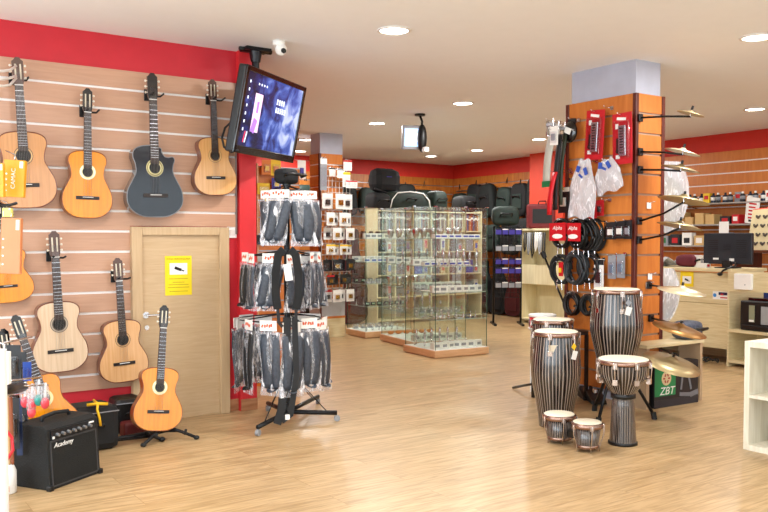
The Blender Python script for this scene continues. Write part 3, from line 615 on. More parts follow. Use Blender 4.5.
for s_ in (-1, 1):
    P = [sd*(s_*.02)+V((0,0,.02)), sd*(s_*.058)+V((0,0,-.02)), sd*(s_*.075)+V((0,0,-.14)), sd*(s_*.075)+V((0,0,-.28)), sd*(s_*.062)+V((0,0,-.38))]
    band([tuple(a) for a in P], .055, .02).build('shoulder_pad', DKFAB, t, bev=.006, sub=0)
    P = [sd*(s_*.062)+V((0,0,-.38)), sd*(s_*.055)+V((0,0,-.47)), sd*(s_*.03)+V((0,0,-.5))]
    band([tuple(a) for a in P], .022, .006).build('webbing_tail', BLACKSTRAP, t)
b_ = band([(0,0,-.08), tuple(sd*.015+V((0,0,-.19)))], .05, .003); b_.build('swing_tag', PAPER, t)
t = thing('long_strap', 'wide black webbing strap hanging from the bottom tier almost to the floor', 'guitar strap', (SX+o3.x*.9, SY+o3.y*.9, .78))
band([(0,0,0), tuple(sd*-.01+V((0,0,-.3))), tuple(sd*-.04+V((0,0,-.62))), tuple(sd*-.07+V((0,0,-.72)))], .055, .008).build('webbing', BLACKSTRAP, t)
band([tuple(sd*.05), tuple(sd*.06+V((0,0,-.4))), tuple(sd*.02+V((0,0,-.66))), tuple(sd*-.04+V((0,0,-.70)))], .04, .008).build('webbing_end', BLACKSTRAP, t)
band([tuple(sd*-.0+cdn*.006+V((0,0,-.655))), tuple(sd*.0+cdn*.006+V((0,0,-.69)))], .03, .003).build('paper_label', PAPER, t)
# ------------------------------------------------------------------ generic small goods
def pack(label, loc, rz, w, h, card, blister, group=None, name='blister_pack', cat='package', header=None, d=.02, tilt=0.0, art=None, hook=True):
    t = thing(name, label, cat, loc, group=group, rot=(0, tilt, rz)); blister = BLIST if blister is FILM else blister
    q = MB().box((0, 0, -h/2), (w, .003, h)); mats = [card]
    if header: q.mat(1).box((0, -.0022, -h*.10), (w, .002, h*.17)); mats.append(header)
    q.build('card', mats, t)
    if art: MB().box((0, -.002-d*.5, -h*.58), (w*.45, d*.8, h*.34)).build('product', art, t, bev=min(.004, d*.3))
    if blister: MB().box((0, -.002-d/2, -h*.58), (w*.8, d, h*.6)).build('blister', blister, t, bev=d*.35)
    return t
def hookrod(label, loc, rz, L=.2, group=None, m=None):
    t = thing('display_hook', label, 'hook', loc, rz, group)
    MB().tube([(0,0,0), (0,-L,0), (0,-L-.01,.012)], .003, 6).build('rod', m or CHROME, t); MB().box((0,-.002,0), (.03,.004,.03)).build('back_plate', m or CHROME, t)
    return t
WHT = mat('white_print_card', 'eceae4', .5); YLC = mat('yellow_card', 'e8c020', .5); ORC = mat('orange_card', 'd67a25', .5); RDC = mat('red_card', 'c01822', .4); BLUC = mat('blue_card', '2b4fa8', .5)
GRC = mat('green_card', '17683c', .5); GYC = mat('grey_card', '8d9096', .5); BKC = mat('black_card', '16171b', .5); PUC = mat('purple_card', '3d3390', .5); TANC = mat('carton_tan', 'c9a56a', .6); DRC = mat('maroon_fabric', '4a1014', .7)
# freestanding slat panel with yellow packs just behind the red pier
FY = 6.75; fx0 = onY(257.5, 300, FY).x; fx1 = fx0+.42; FT = 1.98
t = thing('display_stand', 'cherry slat display stand standing behind the end of the red pier', 'display stand', ((fx0+fx1)/2, FY, 0))
q = MB(); g = MB()
for k in range(12): q.bx(-.21, -.018, .16+.15*k, .21, 0, .16+.15*k+.137)
g.bx(-.21, -.006, .16, .21, 0, 1.96)
q.build('board', SLATO, t); g.build('slat_insert', STEEL, t); MB().bx(-.21,-.12,0,.21,.12,.03).bx(-.21,-.01,.03,-.18,.01,.16).bx(.18,-.01,.03,.21,.01,.16).build('base', SATIN, t)
MB().bx(-.225,-.03,.03,-.21,.01,1.98).build('side_post', BEECH, t)
spec = [(266,160,.09,.13,ORC,YLC,'orange and yellow'),(276,160,.1,.14,YLC,ORC,'bright yellow'),(264,183,.12,.10,YLC,None,'small yellow'),(271,199,.13,.27,YLC,PAPER,'tall yellow'),(262,235,.1,.08,BKC,YLC,'black and yellow'),(276,178,.09,.1,PUC,YLC,'dark purple'),(266,258,.1,.13,GYC,PAPER,'grey'),(264,290,.1,.14,BKC,ORC,'black and orange'),(281,200,.11,.2,YLC,PAPER,'second tall yellow')]
for x, y, w_, h_, c_, a_, nm in spec:
    p = onY(x, y, FY-.07); pack('%s string pack hanging on the display panel behind the red pier' % nm, (p.x, FY-.06-.02*random.random(), p.z), 0, w_, h_, c_, FILM, 'packs on the panel behind the pier', art=a_)
for i, (x, y) in enumerate(((263,382),(277,380))):
    p = onY(x, y, FY-.05); t = pack('black boxed pack with orange stripe low behind the strap stand, %s of two' % ('left' if i == 0 else 'right'), (p.x, FY-.06, p.z), 0, .13, .26, BKC, None, header=ORC, d=.03, art=BKC)
# ------------------------------------------------------------------ glass display cabinets
SHZ = [.42, .72, 1.01, 1.32]
def cabinet(label, near, yaw, w, d, h, base=BEECH):
    t = thing('glass_cabinet', label, 'display cabinet', near, yaw)     # local: x along the front, y into the row
    MB().bx(0, 0, .012, w, d, .085).bx(.02, .02, 0, w-.02, d-.02, .012).build('plinth', base, t, bev=.003)
    MB().bx(.015, .015, .085, w-.015, d-.015, .09).build('white_deck', PAPER, t)
    a = .02; b0 = .088
    for nm, x0, y0, x1, y1 in (('front_pane', a, a, w-a, a+.005), ('back_pane', a, d-a-.005, w-a, d-a), ('side_pane', a, a+.005, a+.005, d-a-.005), ('side_pane', w-a-.005, a+.005, w-a, d-a-.005)):
        MB().bx(x0, y0, b0, x1, y1, h-.006).build(nm, GLASS, t)
    MB().bx(a, a, h-.006, w-a, d-a, h).build('top_pane', GLASS, t)
    q = MB()
    for x, y in ((a, a), (w-a, a), (a, d-a), (w-a, d-a)): q.bx(x-.003, y-.003, b0, x+.003, y+.003, h)
    q.build('pane_edges', GLEDGE, t)
    for z in SHZ:
        s = MB().bx(a+.01, a+.012, z-.006, w-a-.01, d-a-.012, z).build('glass_shelf', GLASS, t)
        MB().bx(a+.008, a+.009, z-.006, w-a-.008, a+.0115, z).bx(a+.008, a+.009, z-.006, a+.0105, d-a-.009, z).build('shelf_edge', mat('pale_glass_edge', 'b4c8bc', .15), s)
    MB().box((w*.5, a-.004, .55), (.02, .012, .04)).build('lock', CHROME, t)
    q = MB()
    for x, y in ((a, a), (w-a, a), (a, d-a), (w-a, d-a)): q.box((x, y, h+.002), (.03, .03, .01))
    q.build('corner_clips', CHROME, t)
    return t
c1 = onZ(434.8, 359); c2 = onZ(414, 350.5); c3 = onZ(365, 339)
CABS = []
cabinet('nearest tall glass display cabinet on a beech plinth', c1, rad(-4), .74, .66, 1.665); CABS.append((c1, rad(-4), .74, .66, 'nearest glass cabinet'))
c2p = V((5.80, 7.90, 0)); cabinet('middle tall glass display cabinet on a beech plinth', c2p, rad(-10), .74, .98, 1.70); CABS.append((c2p, rad(-10), .74, .98, 'middle glass cabinet'))
c3p = V((c3.x+.02, c3.y+.02, 0)); cabinet('farthest tall glass display cabinet on a beech plinth', c3p, rad(-4), .74, .56, 1.73); CABS.append((c3p, rad(-4), .74, .56, 'farthest glass cabinet'))
def protos():
    P = {}
    def park(t): return t
    t = thing('mouthpiece', '', 'instrument part'); MB().lathe([(.0125,0),(.0135,.012),(.008,.022),(.0045,.034),(.006,.075)], n=12).build('cup', CHROME, t); P['silver mouthpiece'] = t
    t = thing('harmonica', '', 'harmonica'); MB().box((0,0,.0085),(.10,.028,.017)).build('cover_plate', CHROME, t, bev=.004); MB().box((0,0,.013),(.102,.027,.006)).build('comb', BLACK, t); P['small silver harmonica'] = t
    t = thing('reed_box', '', 'box'); MB().box((0,0,.022),(.09,.055,.044)).build('carton', PAPER, t); MB().box((0,-.028,.022),(.07,.002,.02)).build('label_strip', BLUC, t); P['white and blue reed box'] = t
    t = thing('clear_box', '', 'box'); MB().box((0,0,.03),(.075,.05,.06)).build('lid', FILM, t); MB().box((0,0,.016),(.05,.03,.028)).build('tray', GYC, t); P['clear plastic accessory box'] = t
    t = thing('tuner', '', 'tuner'); MB().box((0,0,.03),(.07,.02,.05),(.3,0,0)).build('housing', BLACK, t, bev=.003); MB().box((0,-.011,.033),(.045,.002,.025),(.3,0,0)).build('display', mat('lcd_green', '9fb8a4', .3), t); P['black clip tuner'] = t
    t = thing('recorder_flute', '', 'recorder'); MB().lathe([(.011,0),(.011,.05),(.014,.055),(.010,.062),(.0095,.16),(.013,.165),(.012,.175),(.009,.22)], n=12).build('tube', PAPER, t); P['white standing recorder'] = t
    t = thing('ocarina', '', 'ocarina'); MB().ell((0,0,.024),(.045,.03,.024)).build('shell', ORC, t); MB().ell((.04,0,.03),(.02,.012,.01)).build('mouth', ORC, t); P['small orange ocarina'] = t
    t = thing('metronome', '', 'metronome'); MB().prism([(-.035,0),(.035,0),(.018,.10),(-.018,.10)],-.03,.03).build('case', mat('metronome_brown', '4a2616', .35), t); MB().box((0,-.032,.055),(.004,.003,.08)).build('pendulum', CHROME, t); P['brown pyramid metronome'] = t
    t = thing('glass_vial', '', 'bottle'); MB().lathe([(.014,0),(.014,.045),(.008,.055)], n=12).build('vial', FILM, t); MB().cyl((0,0,.055),(0,0,.072),.009).build('cap', PAPER, t); P['clear valve oil bottle'] = t
    t = thing('trumpet_mute', '', 'mute'); MB().lathe([(.018,0),(.03,.03),(.045,.09),(.046,.12),(.02,.125)], n=18).build('cone', CHROME, t); P['chrome cone mute'] = t
    t = thing('card_box', '', 'box'); MB().box((0,0,.035),(.10,.07,.07)).build('carton', WHT, t); MB().box((0,-.0355,.035),(.06,.002,.03)).build('print', GYC, t); P['pale card box'] = t
    t = thing('silver_figure', '', 'instrument'); MB().lathe([(.03,0),(.03,.006),(.006,.02),(.008,.09),(.016,.14),(.012,.17),(.004,.19)], n=14).build('bell', CHROME, t); MB().ell((0,0,.11),(.02,.012,.03)).build('valves', STEEL, t); P['slim silver instrument piece'] = t
    return P
PR = protos(); used = set()
def place(kind, loc, rz, label, group):
    src = PR[kind]
    if kind in used: o = copy_tree(src)
    else: used.add(kind); o = src
    o.location = loc; o.rotation_euler = (0, 0, rz); o['label'] = label; o['group'] = group; return o
LEV = ['lowest shelf', 'second shelf', 'third shelf', 'top shelf']
plan = [[('white deck', ['pale card box','clear valve oil bottle','slim silver instrument piece']), (0, ['silver mouthpiece','small silver harmonica','clear valve oil bottle']), (1, ['pale card box','clear plastic accessory box']), (2, ['slim silver instrument piece','white and blue reed box','pale card box']), (3, ['white and blue reed box','chrome cone mute'])],
        [('white deck', ['pale card box','small orange ocarina']), (0, ['clear plastic accessory box','slim silver instrument piece']), (1, ['pale card box','chrome cone mute']), (2, ['white and blue reed box','slim silver instrument piece','pale card box']), (3, ['pale card box','small silver harmonica','chrome cone mute'])],
        [('white deck', ['clear valve oil bottle','clear plastic accessory box']), (0, ['black clip tuner','silver mouthpiece']), (1, ['clear plastic accessory box','black clip tuner']), (2, ['white and blue reed box','pale card box']), (3, ['pale card box','brown pyramid metronome'])]]
for ci, (c, yaw, w, d, cn) in enumerate(CABS):
    for lv, kinds in plan[ci]:
        z = .0905 if lv == 'white deck' else SHZ[lv]+.0005; ln = 'bottom deck' if lv == 'white deck' else LEV[lv]
        for row, kd in enumerate(kinds):
            n = 7 if row == 0 else 6
            for i in range(n):
                lx = .09+(w-.18)*i/(n-1); ly = .12+(d-.26)*(row/(max(1, len(kinds)-1)))+random.uniform(-.02, .02)
                x = c.x+lx*cos(yaw)-ly*sin(yaw); y = c.y+lx*sin(yaw)+ly*cos(yaw)
                place(kd, (x, y, z), yaw+random.uniform(-.4, .4), '%s, %s on the %s, %s' % (kd, nth(i, n), ln, cn), '%s row on the %s of the %s' % (kd, ln, cn))
# crumpled white cloth on the deck and upper shelf of the nearest cabinet
def cloth(label, loc, yaw, w, d, hgt):
    t = MB(); ph = random.random()*9
    t.grid(lambda u, v: V(((u-.5)*w, (v-.5)*d, .004+hgt*abs(sin(5*u+ph)*sin(4*v+1+ph))*(sin(pi*u)*sin(pi*v))**.6)), 16, 12, smooth=False)
    o = t.build('display_cloth', mat('white_satin_cloth', 'f0efec', .45), solid=.002, loc=loc, rot=(0,0,yaw)); return tag(o, label, 'cloth')
def incab(ci, lx, ly):
    c, yaw = CABS[ci][0], CABS[ci][1]; return c.x+lx*cos(yaw)-ly*sin(yaw), c.y+lx*sin(yaw)+ly*cos(yaw)
x, y = incab(0, .2, .33); cloth('crumpled white cloth on the deck of the nearest glass cabinet, left side', (x, y, .09), rad(-4), .28, .5, .045)
x, y = incab(0, .52, .33); cloth('crumpled white cloth on the deck of the nearest glass cabinet, right side', (x, y, .09), rad(-4), .30, .4, .06)
x, y = incab(0, .35, .3); cloth('white cloth spread on the second lowest shelf of the nearest glass cabinet', (x, y, .7205), rad(-4), .5, .4, .035)
for k_ in list(PR):
    if k_ not in used:
        for ch in list(PR[k_].children): bpy.data.objects.remove(ch)
        bpy.data.objects.remove(PR[k_])
# ------------------------------------------------------------------ cream bookcase behind the glass
BKY = 10.55; bx0 = onY(377, 250, BKY).x; bx1 = onY(482, 250, BKY).x; BH = 1.78; NC = 6; BD = .34
t = thing('bookcase', 'cream open bookcase full of books and cases standing behind the glass cabinets', 'bookcase', (bx0, BKY, 0))
W = bx1-bx0
for i in (0, NC): MB().bx(W*i/NC-.02*(i > 0), 0, 0, W*i/NC+.02*(i == 0)+.0, BD, BH).build('side_panel', CREAM, t)
zs = [.06, .42, .76, 1.12, 1.45, BH-.02]
for i, z in enumerate(zs): MB().bx(.02, 0, z-.018, W-.02, BD, z).build('shelf', CREAM, t)
for i in range(1, NC): MB().bx(W*i/NC-.012, .005, .06, W*i/NC+.012, BD-.01, BH-.04).build('divider', CREAM, t)
MB().bx(.0, BD-.008, .06, W, BD, BH-.02).build('back_panel', mat('bookcase_back_grey', '8f8a78', .6), t)
BC = [mat('book_'+h, h, .6) for h in ('6b3a2c','8f4b3a','3f5b8a','b9b4a6','2d3442','a3402e','cfc3a4','4c6a58','7f7d86','c58a52')]
bk = {}
for c_ in range(NC):
    n = 11; u = W/NC
    for i in range(n):
        x = bx0+u*c_+.03+(u-.075)*i/(n-1)*.96+.008; hh = .25+.04*random.random(); m = random.choice(BC)
        key = (m.name)
        if key not in bk:
            tt = thing('book', '', 'book'); MB().bx(-.012, 0, 0, .012, .2, .27).build('cover', m, tt); MB().bx(-.0125, -.001, .18, .0125, .0, .21).build('spine_label', PAPER, tt); bk[key] = tt; o = tt
        else: o = copy_tree(bk[key])
        o.location = (x, BKY+.03, 1.4505); o.scale = (1, 1, hh/.27); o['group'] = 'books on the top shelf'
        o['label'] = '%s book in column %s of the cream bookcase top shelf' % (ORD[i], ['one','two','three','four','five','six'][c_])
def shelfbox(label, x, z, w, h, m, m2=None, d=.22, name='carton', cat='box', y=None, group=None):
    tt = thing(name, label, cat, (x, (BKY+.04) if y is None else y, z), group=group); MB().bx(-w/2, 0, 0, w/2, d, h).build('body', m, tt, bev=.004)
    if m2: MB().box((0, -.001, h*.5), (w*.5, .003, h*.5)).build('front_label', m2, tt)
    return tt
for r_ in range(1, 4):
    for c_ in range(NC):
        u = W/NC; cx = bx0+u*(c_+.5); z = zs[r_]+.0005
        rn = ['', 'second lowest', 'middle', 'second highest'][r_]; cn = ORD[c_]
        ms = [BKC, GYC, DRC, BKC, BLUC, mat('dark_teal_case', '1d3a40', .6)]
        shelfbox('dark instrument box, cream bookcase, %s column, %s row' % (cn, rn), cx-u*.17, z, u*.42, .18+.08*random.random(), ms[(c_*2+r_*3) % 6], None, group='boxes in the cream bookcase')
        shelfbox('pale instrument box, cream bookcase, %s column, %s row' % (cn, rn), cx+u*.24, z, u*.26, .12+.12*random.random(), [WHT, GYC, TANC][(c_+r_) % 3], RDC if (c_+r_) % 2 else BLUC, group='boxes in the cream bookcase')
# white stand-up figures (recorders) on bookcase front edge
# ------------------------------------------------------------------ gig bags
def gig_outline(w, h):
    P = [(0,0),(.5,.01),(.92,.07),(1,.2),(.93,.36),(.72,.48),(.70,.56),(.66,.64),(.42,.72),(.30,.80),(.27,.95),(.18,1),(0,1)]
    r = [(x*w/2, z*h) for x, z in crom(P, 3)]; return r[:-1]+[(-x, z) for x, z in r[::-1]][:-1]
def gigbag(label, loc, rz, w, h, d, m, group=None, rot=None, piping=None):
    t = thing('gig_bag', label, 'gig bag', loc, rz, group, rot)
    o = gig_outline(w, h)
    MB().prism(o, -d/2, d/2, True).build('body', m, t, bev=d*.2)
    MB().tube([(x*1.0, -d/2-.001, z) for x, z in o], .005, 5, True).build('piping', piping or BLACK, t)
    p = [(x*.55, z*.42+.06*h) for x, z in gig_outline(w, h)]
    MB().box((0, -d/2-.012, h*.22), (w*.62, .03, h*.26)).build('front_pocket', m, t, bev=.012)
    MB().tube([(-.05, -d/2, h*.52), (-.05, -d/2-.03, h*.53), (.05, -d/2-.03, h*.53), (.05, -d/2, h*.52)], .008).build('handle', BLACK, t)
    MB().tube([(0, -.0, h-.005), (0, 0, h+.04)], .008).build('hanging_loop', BLACK, t)
    return t
g1 = {}
def gigcopy(label, loc, rz, s, mi, group):
    m = [DKFAB, GRFAB, DRC][mi]
    if mi not in g1: g1[mi] = gigbag(label, loc, rz, .42, 1.0, .12, m); o = g1[mi]
    else: o = copy_tree(g1[mi])
    o.location = loc; o.rotation_euler = (0, random.uniform(-.05, .05), rz); o.scale = (s, s, s); o['label'] = label; o['group'] = group; return o
# right wall, far part: upper row and lower row
def lump(name, label, loc, size, m, rz=0, cat='case', piping=None, face=None):
    t = thing(name, label, cat, loc, rz)
    q = MB(); sx, sy, sz = size; ph0 = random.random()*6
    def f(u, v):
        th = 2*pi*u; ph = -pi/2+pi*v; c = lambda x, p: (abs(x)**p)*(1 if x > 0 else -1)
        w = 1+.035*sin(3*th+ph0)*sin(2*ph+ph0)
        return V((sx/2*c(cos(ph), .5)*c(cos(th), .45)*w, sy/2*c(cos(ph), .5)*c(sin(th), .45)*w, sz/2+sz/2*c(sin(ph), .55)))
    q.grid(f, 28, 12); q.build('body', m, t, merge=True)
    if piping: MB().tube([V((-sx*.46, -sy*.47, sz*.12)), V((-sx*.42, -sy*.49, sz*.55)), V((-sx*.30, -sy*.47, sz*.88)), V((0, -sy*.45, sz*.97)), V((sx*.3, -sy*.47, sz*.88)), V((sx*.43, -sy*.49, sz*.55)), V((sx*.47, -sy*.47, sz*.12))], .009, 5).build('piping', piping, t)
    if face: MB().box((0, -sy*.5, sz*.45), (sx*.6, sy*.12, sz*.45)).build('front_pocket', face, t, bev=.015)
    MB().tube([(-.09, -sy/2*.95, sz*.5), (-.09, -sy/2-.04, sz*.6), (.09, -sy/2-.04, sz*.6), (.09, -sy/2*.95, sz*.5)], .012).build('handle', BLACK, t)
    return t
l1 = {}
def bagcopy(label, loc, rz, k, s, group):
    if k not in l1:
        l1[k] = lump('soft_bag', label, loc, [(.44,.20,.66),(.40,.22,.55),(.48,.2,.7)][k % 3], [DKFAB, GRFAB, mat('near_black_green', '0f1513', .8)][k % 3], rz, 'bag', face=[GRFAB, None, DKFAB][k % 3])
        MB().tube([(-.02,0,.62),(0,0,.74),(.02,0,.62)], .008).build('hanging_strap', BLACK, l1[k]); o = l1[k]
    else: o = copy_tree(l1[k])
    o.location = loc; o.rotation_euler = (0, random.uniform(-.12, .12), rz); o.scale = (s, s, s); o['label'] = label; o['group'] = group
ys = [11.95-.40*i for i in range(6)]
for i, y in enumerate(ys):
    bagcopy('black soft bag hung on the far right wall, %s from the corner, upper row' % ORD[i], (X1-.15, y, 1.70+.05*(i % 2)), -pi/2, (i*2+1) % 3, .86, 'upper bags of the far right wall')
    bagcopy('black soft bag hung on the far right wall, %s from the corner, middle row' % ORD[i], (X1-.34, y+.05, 1.05+.05*(i % 2)), -pi/2, (i+1) % 3, .86, 'middle bags of the far right wall')
    gigcopy('dark gig bag standing at the far right wall, %s from the corner' % ORD[i], (X1-.26, y, .01), -pi/2, .93, 2 if i == 4 else 0, 'gig bags of the far right wall')
for i in range(9):
    x = 5.85+.42*i
    bagcopy('black soft bag hung on the back wall, %s from the left in the upper row' % ORD[i], (x, Y1-.15, 1.66+.04*(i % 3)), 0, (i*2) % 3, .88, 'upper bags of the back wall')
    if i < 6: gigcopy('dark gig bag standing at the back wall, %s from the left' % ORD[i], (x, Y1-.3, .01), 0, .97, 2 if i in (2, 4) else 0, 'gig bags of the back wall')
for i, x in enumerate((6.35, 6.75)):
    gigcopy('dark %s gig bag standing between the far pillar and the bookcase, %s of two' % (('black', 'maroon')[i], ('left', 'right')[i]), (x, 10.9, .01), 0, 1.45, 2*i, 'gig bags beside the bookcase')
for a, b in (((5.4, Y1-.04, 2.22), (9.7, Y1-.04, 2.22)), ((X1-.04, 12.2, 2.22), (X1-.04, 9.6, 2.22))):
    tag(MB().tube([a, b], .012).build('hanging_rail', STEEL), 'steel rail the bags hang from on the %s' % ('back wall' if a[1] == b[1] else 'far right wall'), 'rail')
# bags lying on top of the bookcase
def ontop(px, Y=BKY+.17): return onY(px, 200, Y).x
lump('keyboard_bag', 'dark green bag with white piping lying on the cream bookcase', (ontop(405), BKY+.17, BH-.018), (.84, .32, .31), GRFAB, piping=PAPER)
lump('folded_bag', 'black crumpled bag on the left end of the cream bookcase', (ontop(377)+.02, BKY+.17, BH-.018), (.34, .30, .26), DKFAB)
lump('small_green_case', 'dark green box case on the cream bookcase right of the piped bag', (ontop(437), BKY+.18, BH-.018), (.30, .28, .34), GRFAB)
lump('horn_case', 'black lumpy case on the right part of the cream bookcase', (ontop(465), BKY+.18, BH-.018), (.36, .3, .28), DKFAB)
t = thing('cymbal_bag', 'large round black drum bag perched above the piped green bag', 'case', (ontop(388), BKY+.3, BH+.27), rot=(0, 0, 0))
MB().box((.02, 0, .19), (.52, .28, .38)).build('body', DKFAB, t, bev=.12); MB().tube([(-.22, -.08, .05), (0, -.13, -.015), (.26, -.08, .0)], .018).build('strap', BLACK, t); MB().box((.02, -.135, .25), (.10, .006, .03), (-.5,0,0)).build('badge', PUC, t)
lump('drum_bag', 'black drum bag on the bookcase under the large round one', (ontop(388), BKY+.36, BH-.018), (.5, .28, .3), DKFAB)
# ------------------------------------------------------------------ far pillar packs
GY_ = QY0-.22
t = thing('display_rack', 'slim white wire rack hooked to the far pillar, full of white packs', 'display stand', (onY(336, 300, 9.45).x, 9.45, 0))
gw = .22
q = MB()
for k in range(9): q.tube([(-gw+gw*k/4, 0, .55), (-gw+gw*k/4, 0, 2.26)], .003, 5)
for k in range(12): q.tube([(-gw, 0, .58+.15*k), (gw, 0, .58+.15*k)], .003, 5)
for x in (-.12, .12): q.tube([(x, 0, 1.70), (x, .10, 1.72)], .005, 5); q.tube([(x, 0, .62), (x, .10, .64)], .005, 5)
q.build('wire_grid', WHITE, t)
gx = t.location.x
rows = [(200,3,.16,.20,WHT),(219,4,.13,.17,WHT),(234,4,.13,.16,WHT),(251,4,.13,.13,YLC),(266,4,.13,.15,BKC),(281,4,.12,.13,BKC),(296,4,.13,.16,WHT)]
for ri, (y, n, w_, h_, c_) in enumerate(rows):
    z = onY(336, y-6, 9.35).z
    for i in range(n):
        x = gx-gw+.07+(2*gw-.14)*i/(n-1)
        gold = (ri+i) % 2
        hdr = YLC if c_ is YLC else (RDC if ri in (5, 6) and i == 0 else None)
        pack('pack with %s part, %s in the %s row of the white rack' % ('brass' if gold else 'dark', nth(i, n), ORD[ri]), (x, 9.45-.04-.08*((i+ri) % 2), z+.01*random.random()), random.uniform(-.15, .15), w_, h_, WHT if c_ is YLC else c_, FILM, 'packs on the white rack', header=hdr, art=mat('brass', 'c9932e', .25, 1.0) if gold else BKC)
        hookrod('thin chrome hook, %s in row %s of the white rack' % (nth(i, n), ORD[ri]), (x, 9.445, z+.004), 0, .13, 'hooks of the rack')
# upper packs on the pillar itself
for i, (x, y, w_, h_, c_, hd, lb) in enumerate([(324,161,.10,.42,GYC,WHT,'long white bagged pack at the left of the far pillar'),(332,171,.09,.10,WHT,BKC,'small white card high on the far pillar'),(339,172,.09,.12,WHT,GYC,'white and grey card high on the far pillar'),(348,163,.13,.14,WHT,RDC,'white pack with red title at the right of the far pillar'),(346,175,.12,.2,WHT,YLC,'white pack with brass part at the right of the far pillar'),(356,184,.18,.10,WHT,RDC,'wide white pack with red figures at the right of the far pillar')]):
    p = onY(x, y-3, 9.39); pack(lb, (min(p.x, gx+gw-.03), 9.40-.02*(i % 3), p.z), 0, w_, h_, c_, FILM, header=hd)
    hookrod('chrome hook for the %s' % lb.replace(' of the far pillar', ''), (min(p.x, gx+gw-.03), 9.445, p.z+.005), 0, .09)
p = onX(304, 160, QX0-.22); pack('framed pack on a long hook at the left side of the far pillar', (QX0-.22, 9.65, p.z), -.3, .11, .24, WHT, None, art=PUC, d=.02)
hookrod('long chrome hook on the left side of the far pillar', (QX0, 9.68, p.z+.005), -pi/2, .3)
# packs hanging on wires: black cables & capos right of the gondola
for i in range(5):
    p = V((gx+gw+.02, 9.435, at(352, 262+i*10, 10.3).z))
    t = thing('capo', 'dark metal capo hanging right of the white packs, %s from the top' % ORD[i], 'capo', p, group='capos beside the white rack')
    MB().tube([(-.05,0,0),(0,-.02,.015),(.05,0,0),(.045,0,-.05)], .008).build('clamp', SATIN, t); MB().tube([(-.05,0,0),(-.02,0,-.06)], .006).build('spring_arm', CHROME, t)
lump('pouch', 'black fabric pouch lying on top of the strap stand pole', (SX, SY, 1.695), (.17, .12, .11), DKFAB, .4, cat='pouch')
# ------------------------------------------------------------------ purple pack rack
RK = onZ(507, 324.5); RZ_ = -.6
t = thing('grid_rack', 'black wire grid floor rack with rows of purple packs near the red pilaster', 'display stand', RK, RZ_)
rw = .42; RH = 1.51
MB().tube([(-rw/2,0,.02),(-rw/2,0,RH),(rw/2,0,RH),(rw/2,0,.02)], .017, 8).build('frame', SATIN, t)
q = MB()
for k in range(9): q.tube([(-rw/2+rw*k/8,0,.42),(-rw/2+rw*k/8,0,RH)], .004, 5)
for k in range(15): q.tube([(-rw/2,0,.42+.077*k),(rw/2,0,.42+.077*k)], .004, 5)
q.build('wire_grid', SATIN, t)
for s_ in (-1, 1): MB().box((s_*rw/2, 0, .015), (.04, .5, .03)).build('foot', SATIN, t)
rr_ = Matrix.Rotation(RZ_, 3, 'Z')
for ri, (y, c_) in enumerate([(233,PUC),(249,GYC),(262,PUC),(271,PUC),(285,GYC)]):
    z = H+(240-y+4)/FPX*12.9
    for i in range(4):
        v = rr_ @ V((-rw*.36+rw*.24*i, -.12, 0))
        pack('%s string pack, %s in the %s row of the black grid rack' % ('purple' if c_ is PUC else 'grey', nth(i, 4), ORD[ri]), (RK.x+v.x, RK.y+v.y, z), RZ_+.3, .095, .085, c_, None, 'packs on the grid rack', header=WHT if i % 2 else BKC, art=None)
        v = rr_ @ V((-rw*.36+rw*.24*i, 0, 0)); hookrod('thin black hook, %s in the %s row of the grid rack' % (nth(i, 4), ORD[ri]), (RK.x+v.x, RK.y+v.y, z+.004), RZ_, .13, 'hooks of the grid rack', SATIN)
# gig bags and maroon case above / behind the rack
p = at(508, 222, 13.2); lump('shoulder_bag', 'dark green shoulder bag resting on top of the black grid rack', (RK.x, RK.y+.05, RH+.01), (.42, .22, .30), GRFAB, RZ_, 'bag')
# ------------------------------------------------------------------ cream wall unit right of the rack
CU = at(545, 240, 12.0); cux, cuy = 9.1, onX(521, 240, 9.1).y
t = thing('cream_unit', 'tall cream wall unit with cables hung inside, standing left of the right pillar', 'shelf unit', (cux, cuy, 0))
cw = 1.1; ct = H+(240-230)/FPX*12.3
MB().bx(0, -.02, 0, .35, 0, ct).build('side_panel', CREAM, t); MB().bx(0, -cw, 0, .35, -cw+.02, ct).build('side_panel', CREAM, t); MB().bx(-.01, -cw-.01, ct, .36, .01, ct+.03).build('top_panel', CREAM, t)
MB().bx(.33, -cw+.02, 0, .35, -.02, ct).build('back_panel', CREAM, t); MB().bx(.0, -cw+.02, .62, .33, -.02, .65).build('shelf', CREAM, t); MB().bx(0, -cw+.02, .06, .33, -.02, .08).build('shelf', CREAM, t)
MB().bx(.0, -cw+.02, .65, .018, -.02, .92).build('drop_front', CREAM, t)
for i in range(6):
    m = [BKC, GYC, BKC, WHT, mat('silver_cable', 'b5b7bb', .4, .4), BKC][i]
    tag(MB().tube([(cux-.02, cuy-.10-.08*i, ct-.03), (cux-.03, cuy-.10-.08*i, ct-.25-.05*(i % 3)), (cux-.035, cuy-.12-.08*i, ct-.32-.05*(i % 3)), (cux-.03, cuy-.14-.08*i, ct-.25-.05*(i % 3)), (cux-.02, cuy-.14-.08*i, ct-.03)], .012).build('hanging_lead', m), 'lead looped over the front of the cream unit, %s' % nth(i, 6), 'cable', 'leads on the cream unit')
t = thing('maroon_case', 'dark red square gig case standing on top of the cream unit', 'case', (cux+.18, cuy-.25, ct+.031), -.6)
MB().box((0, 0, .19), (.42, .22, .38)).build('body', mat('maroon_case_fabric', '6a1015', .5), t, bev=.03); MB().tube([(-.06, -.11, .38), (-.05, -.12, .42), (.05, -.12, .42), (.06, -.11, .38)], .01).build('handle', BLACK, t); MB().box((0, -.113, .19), (.30, .01, .22)).build('front_panel', BLACK, t)
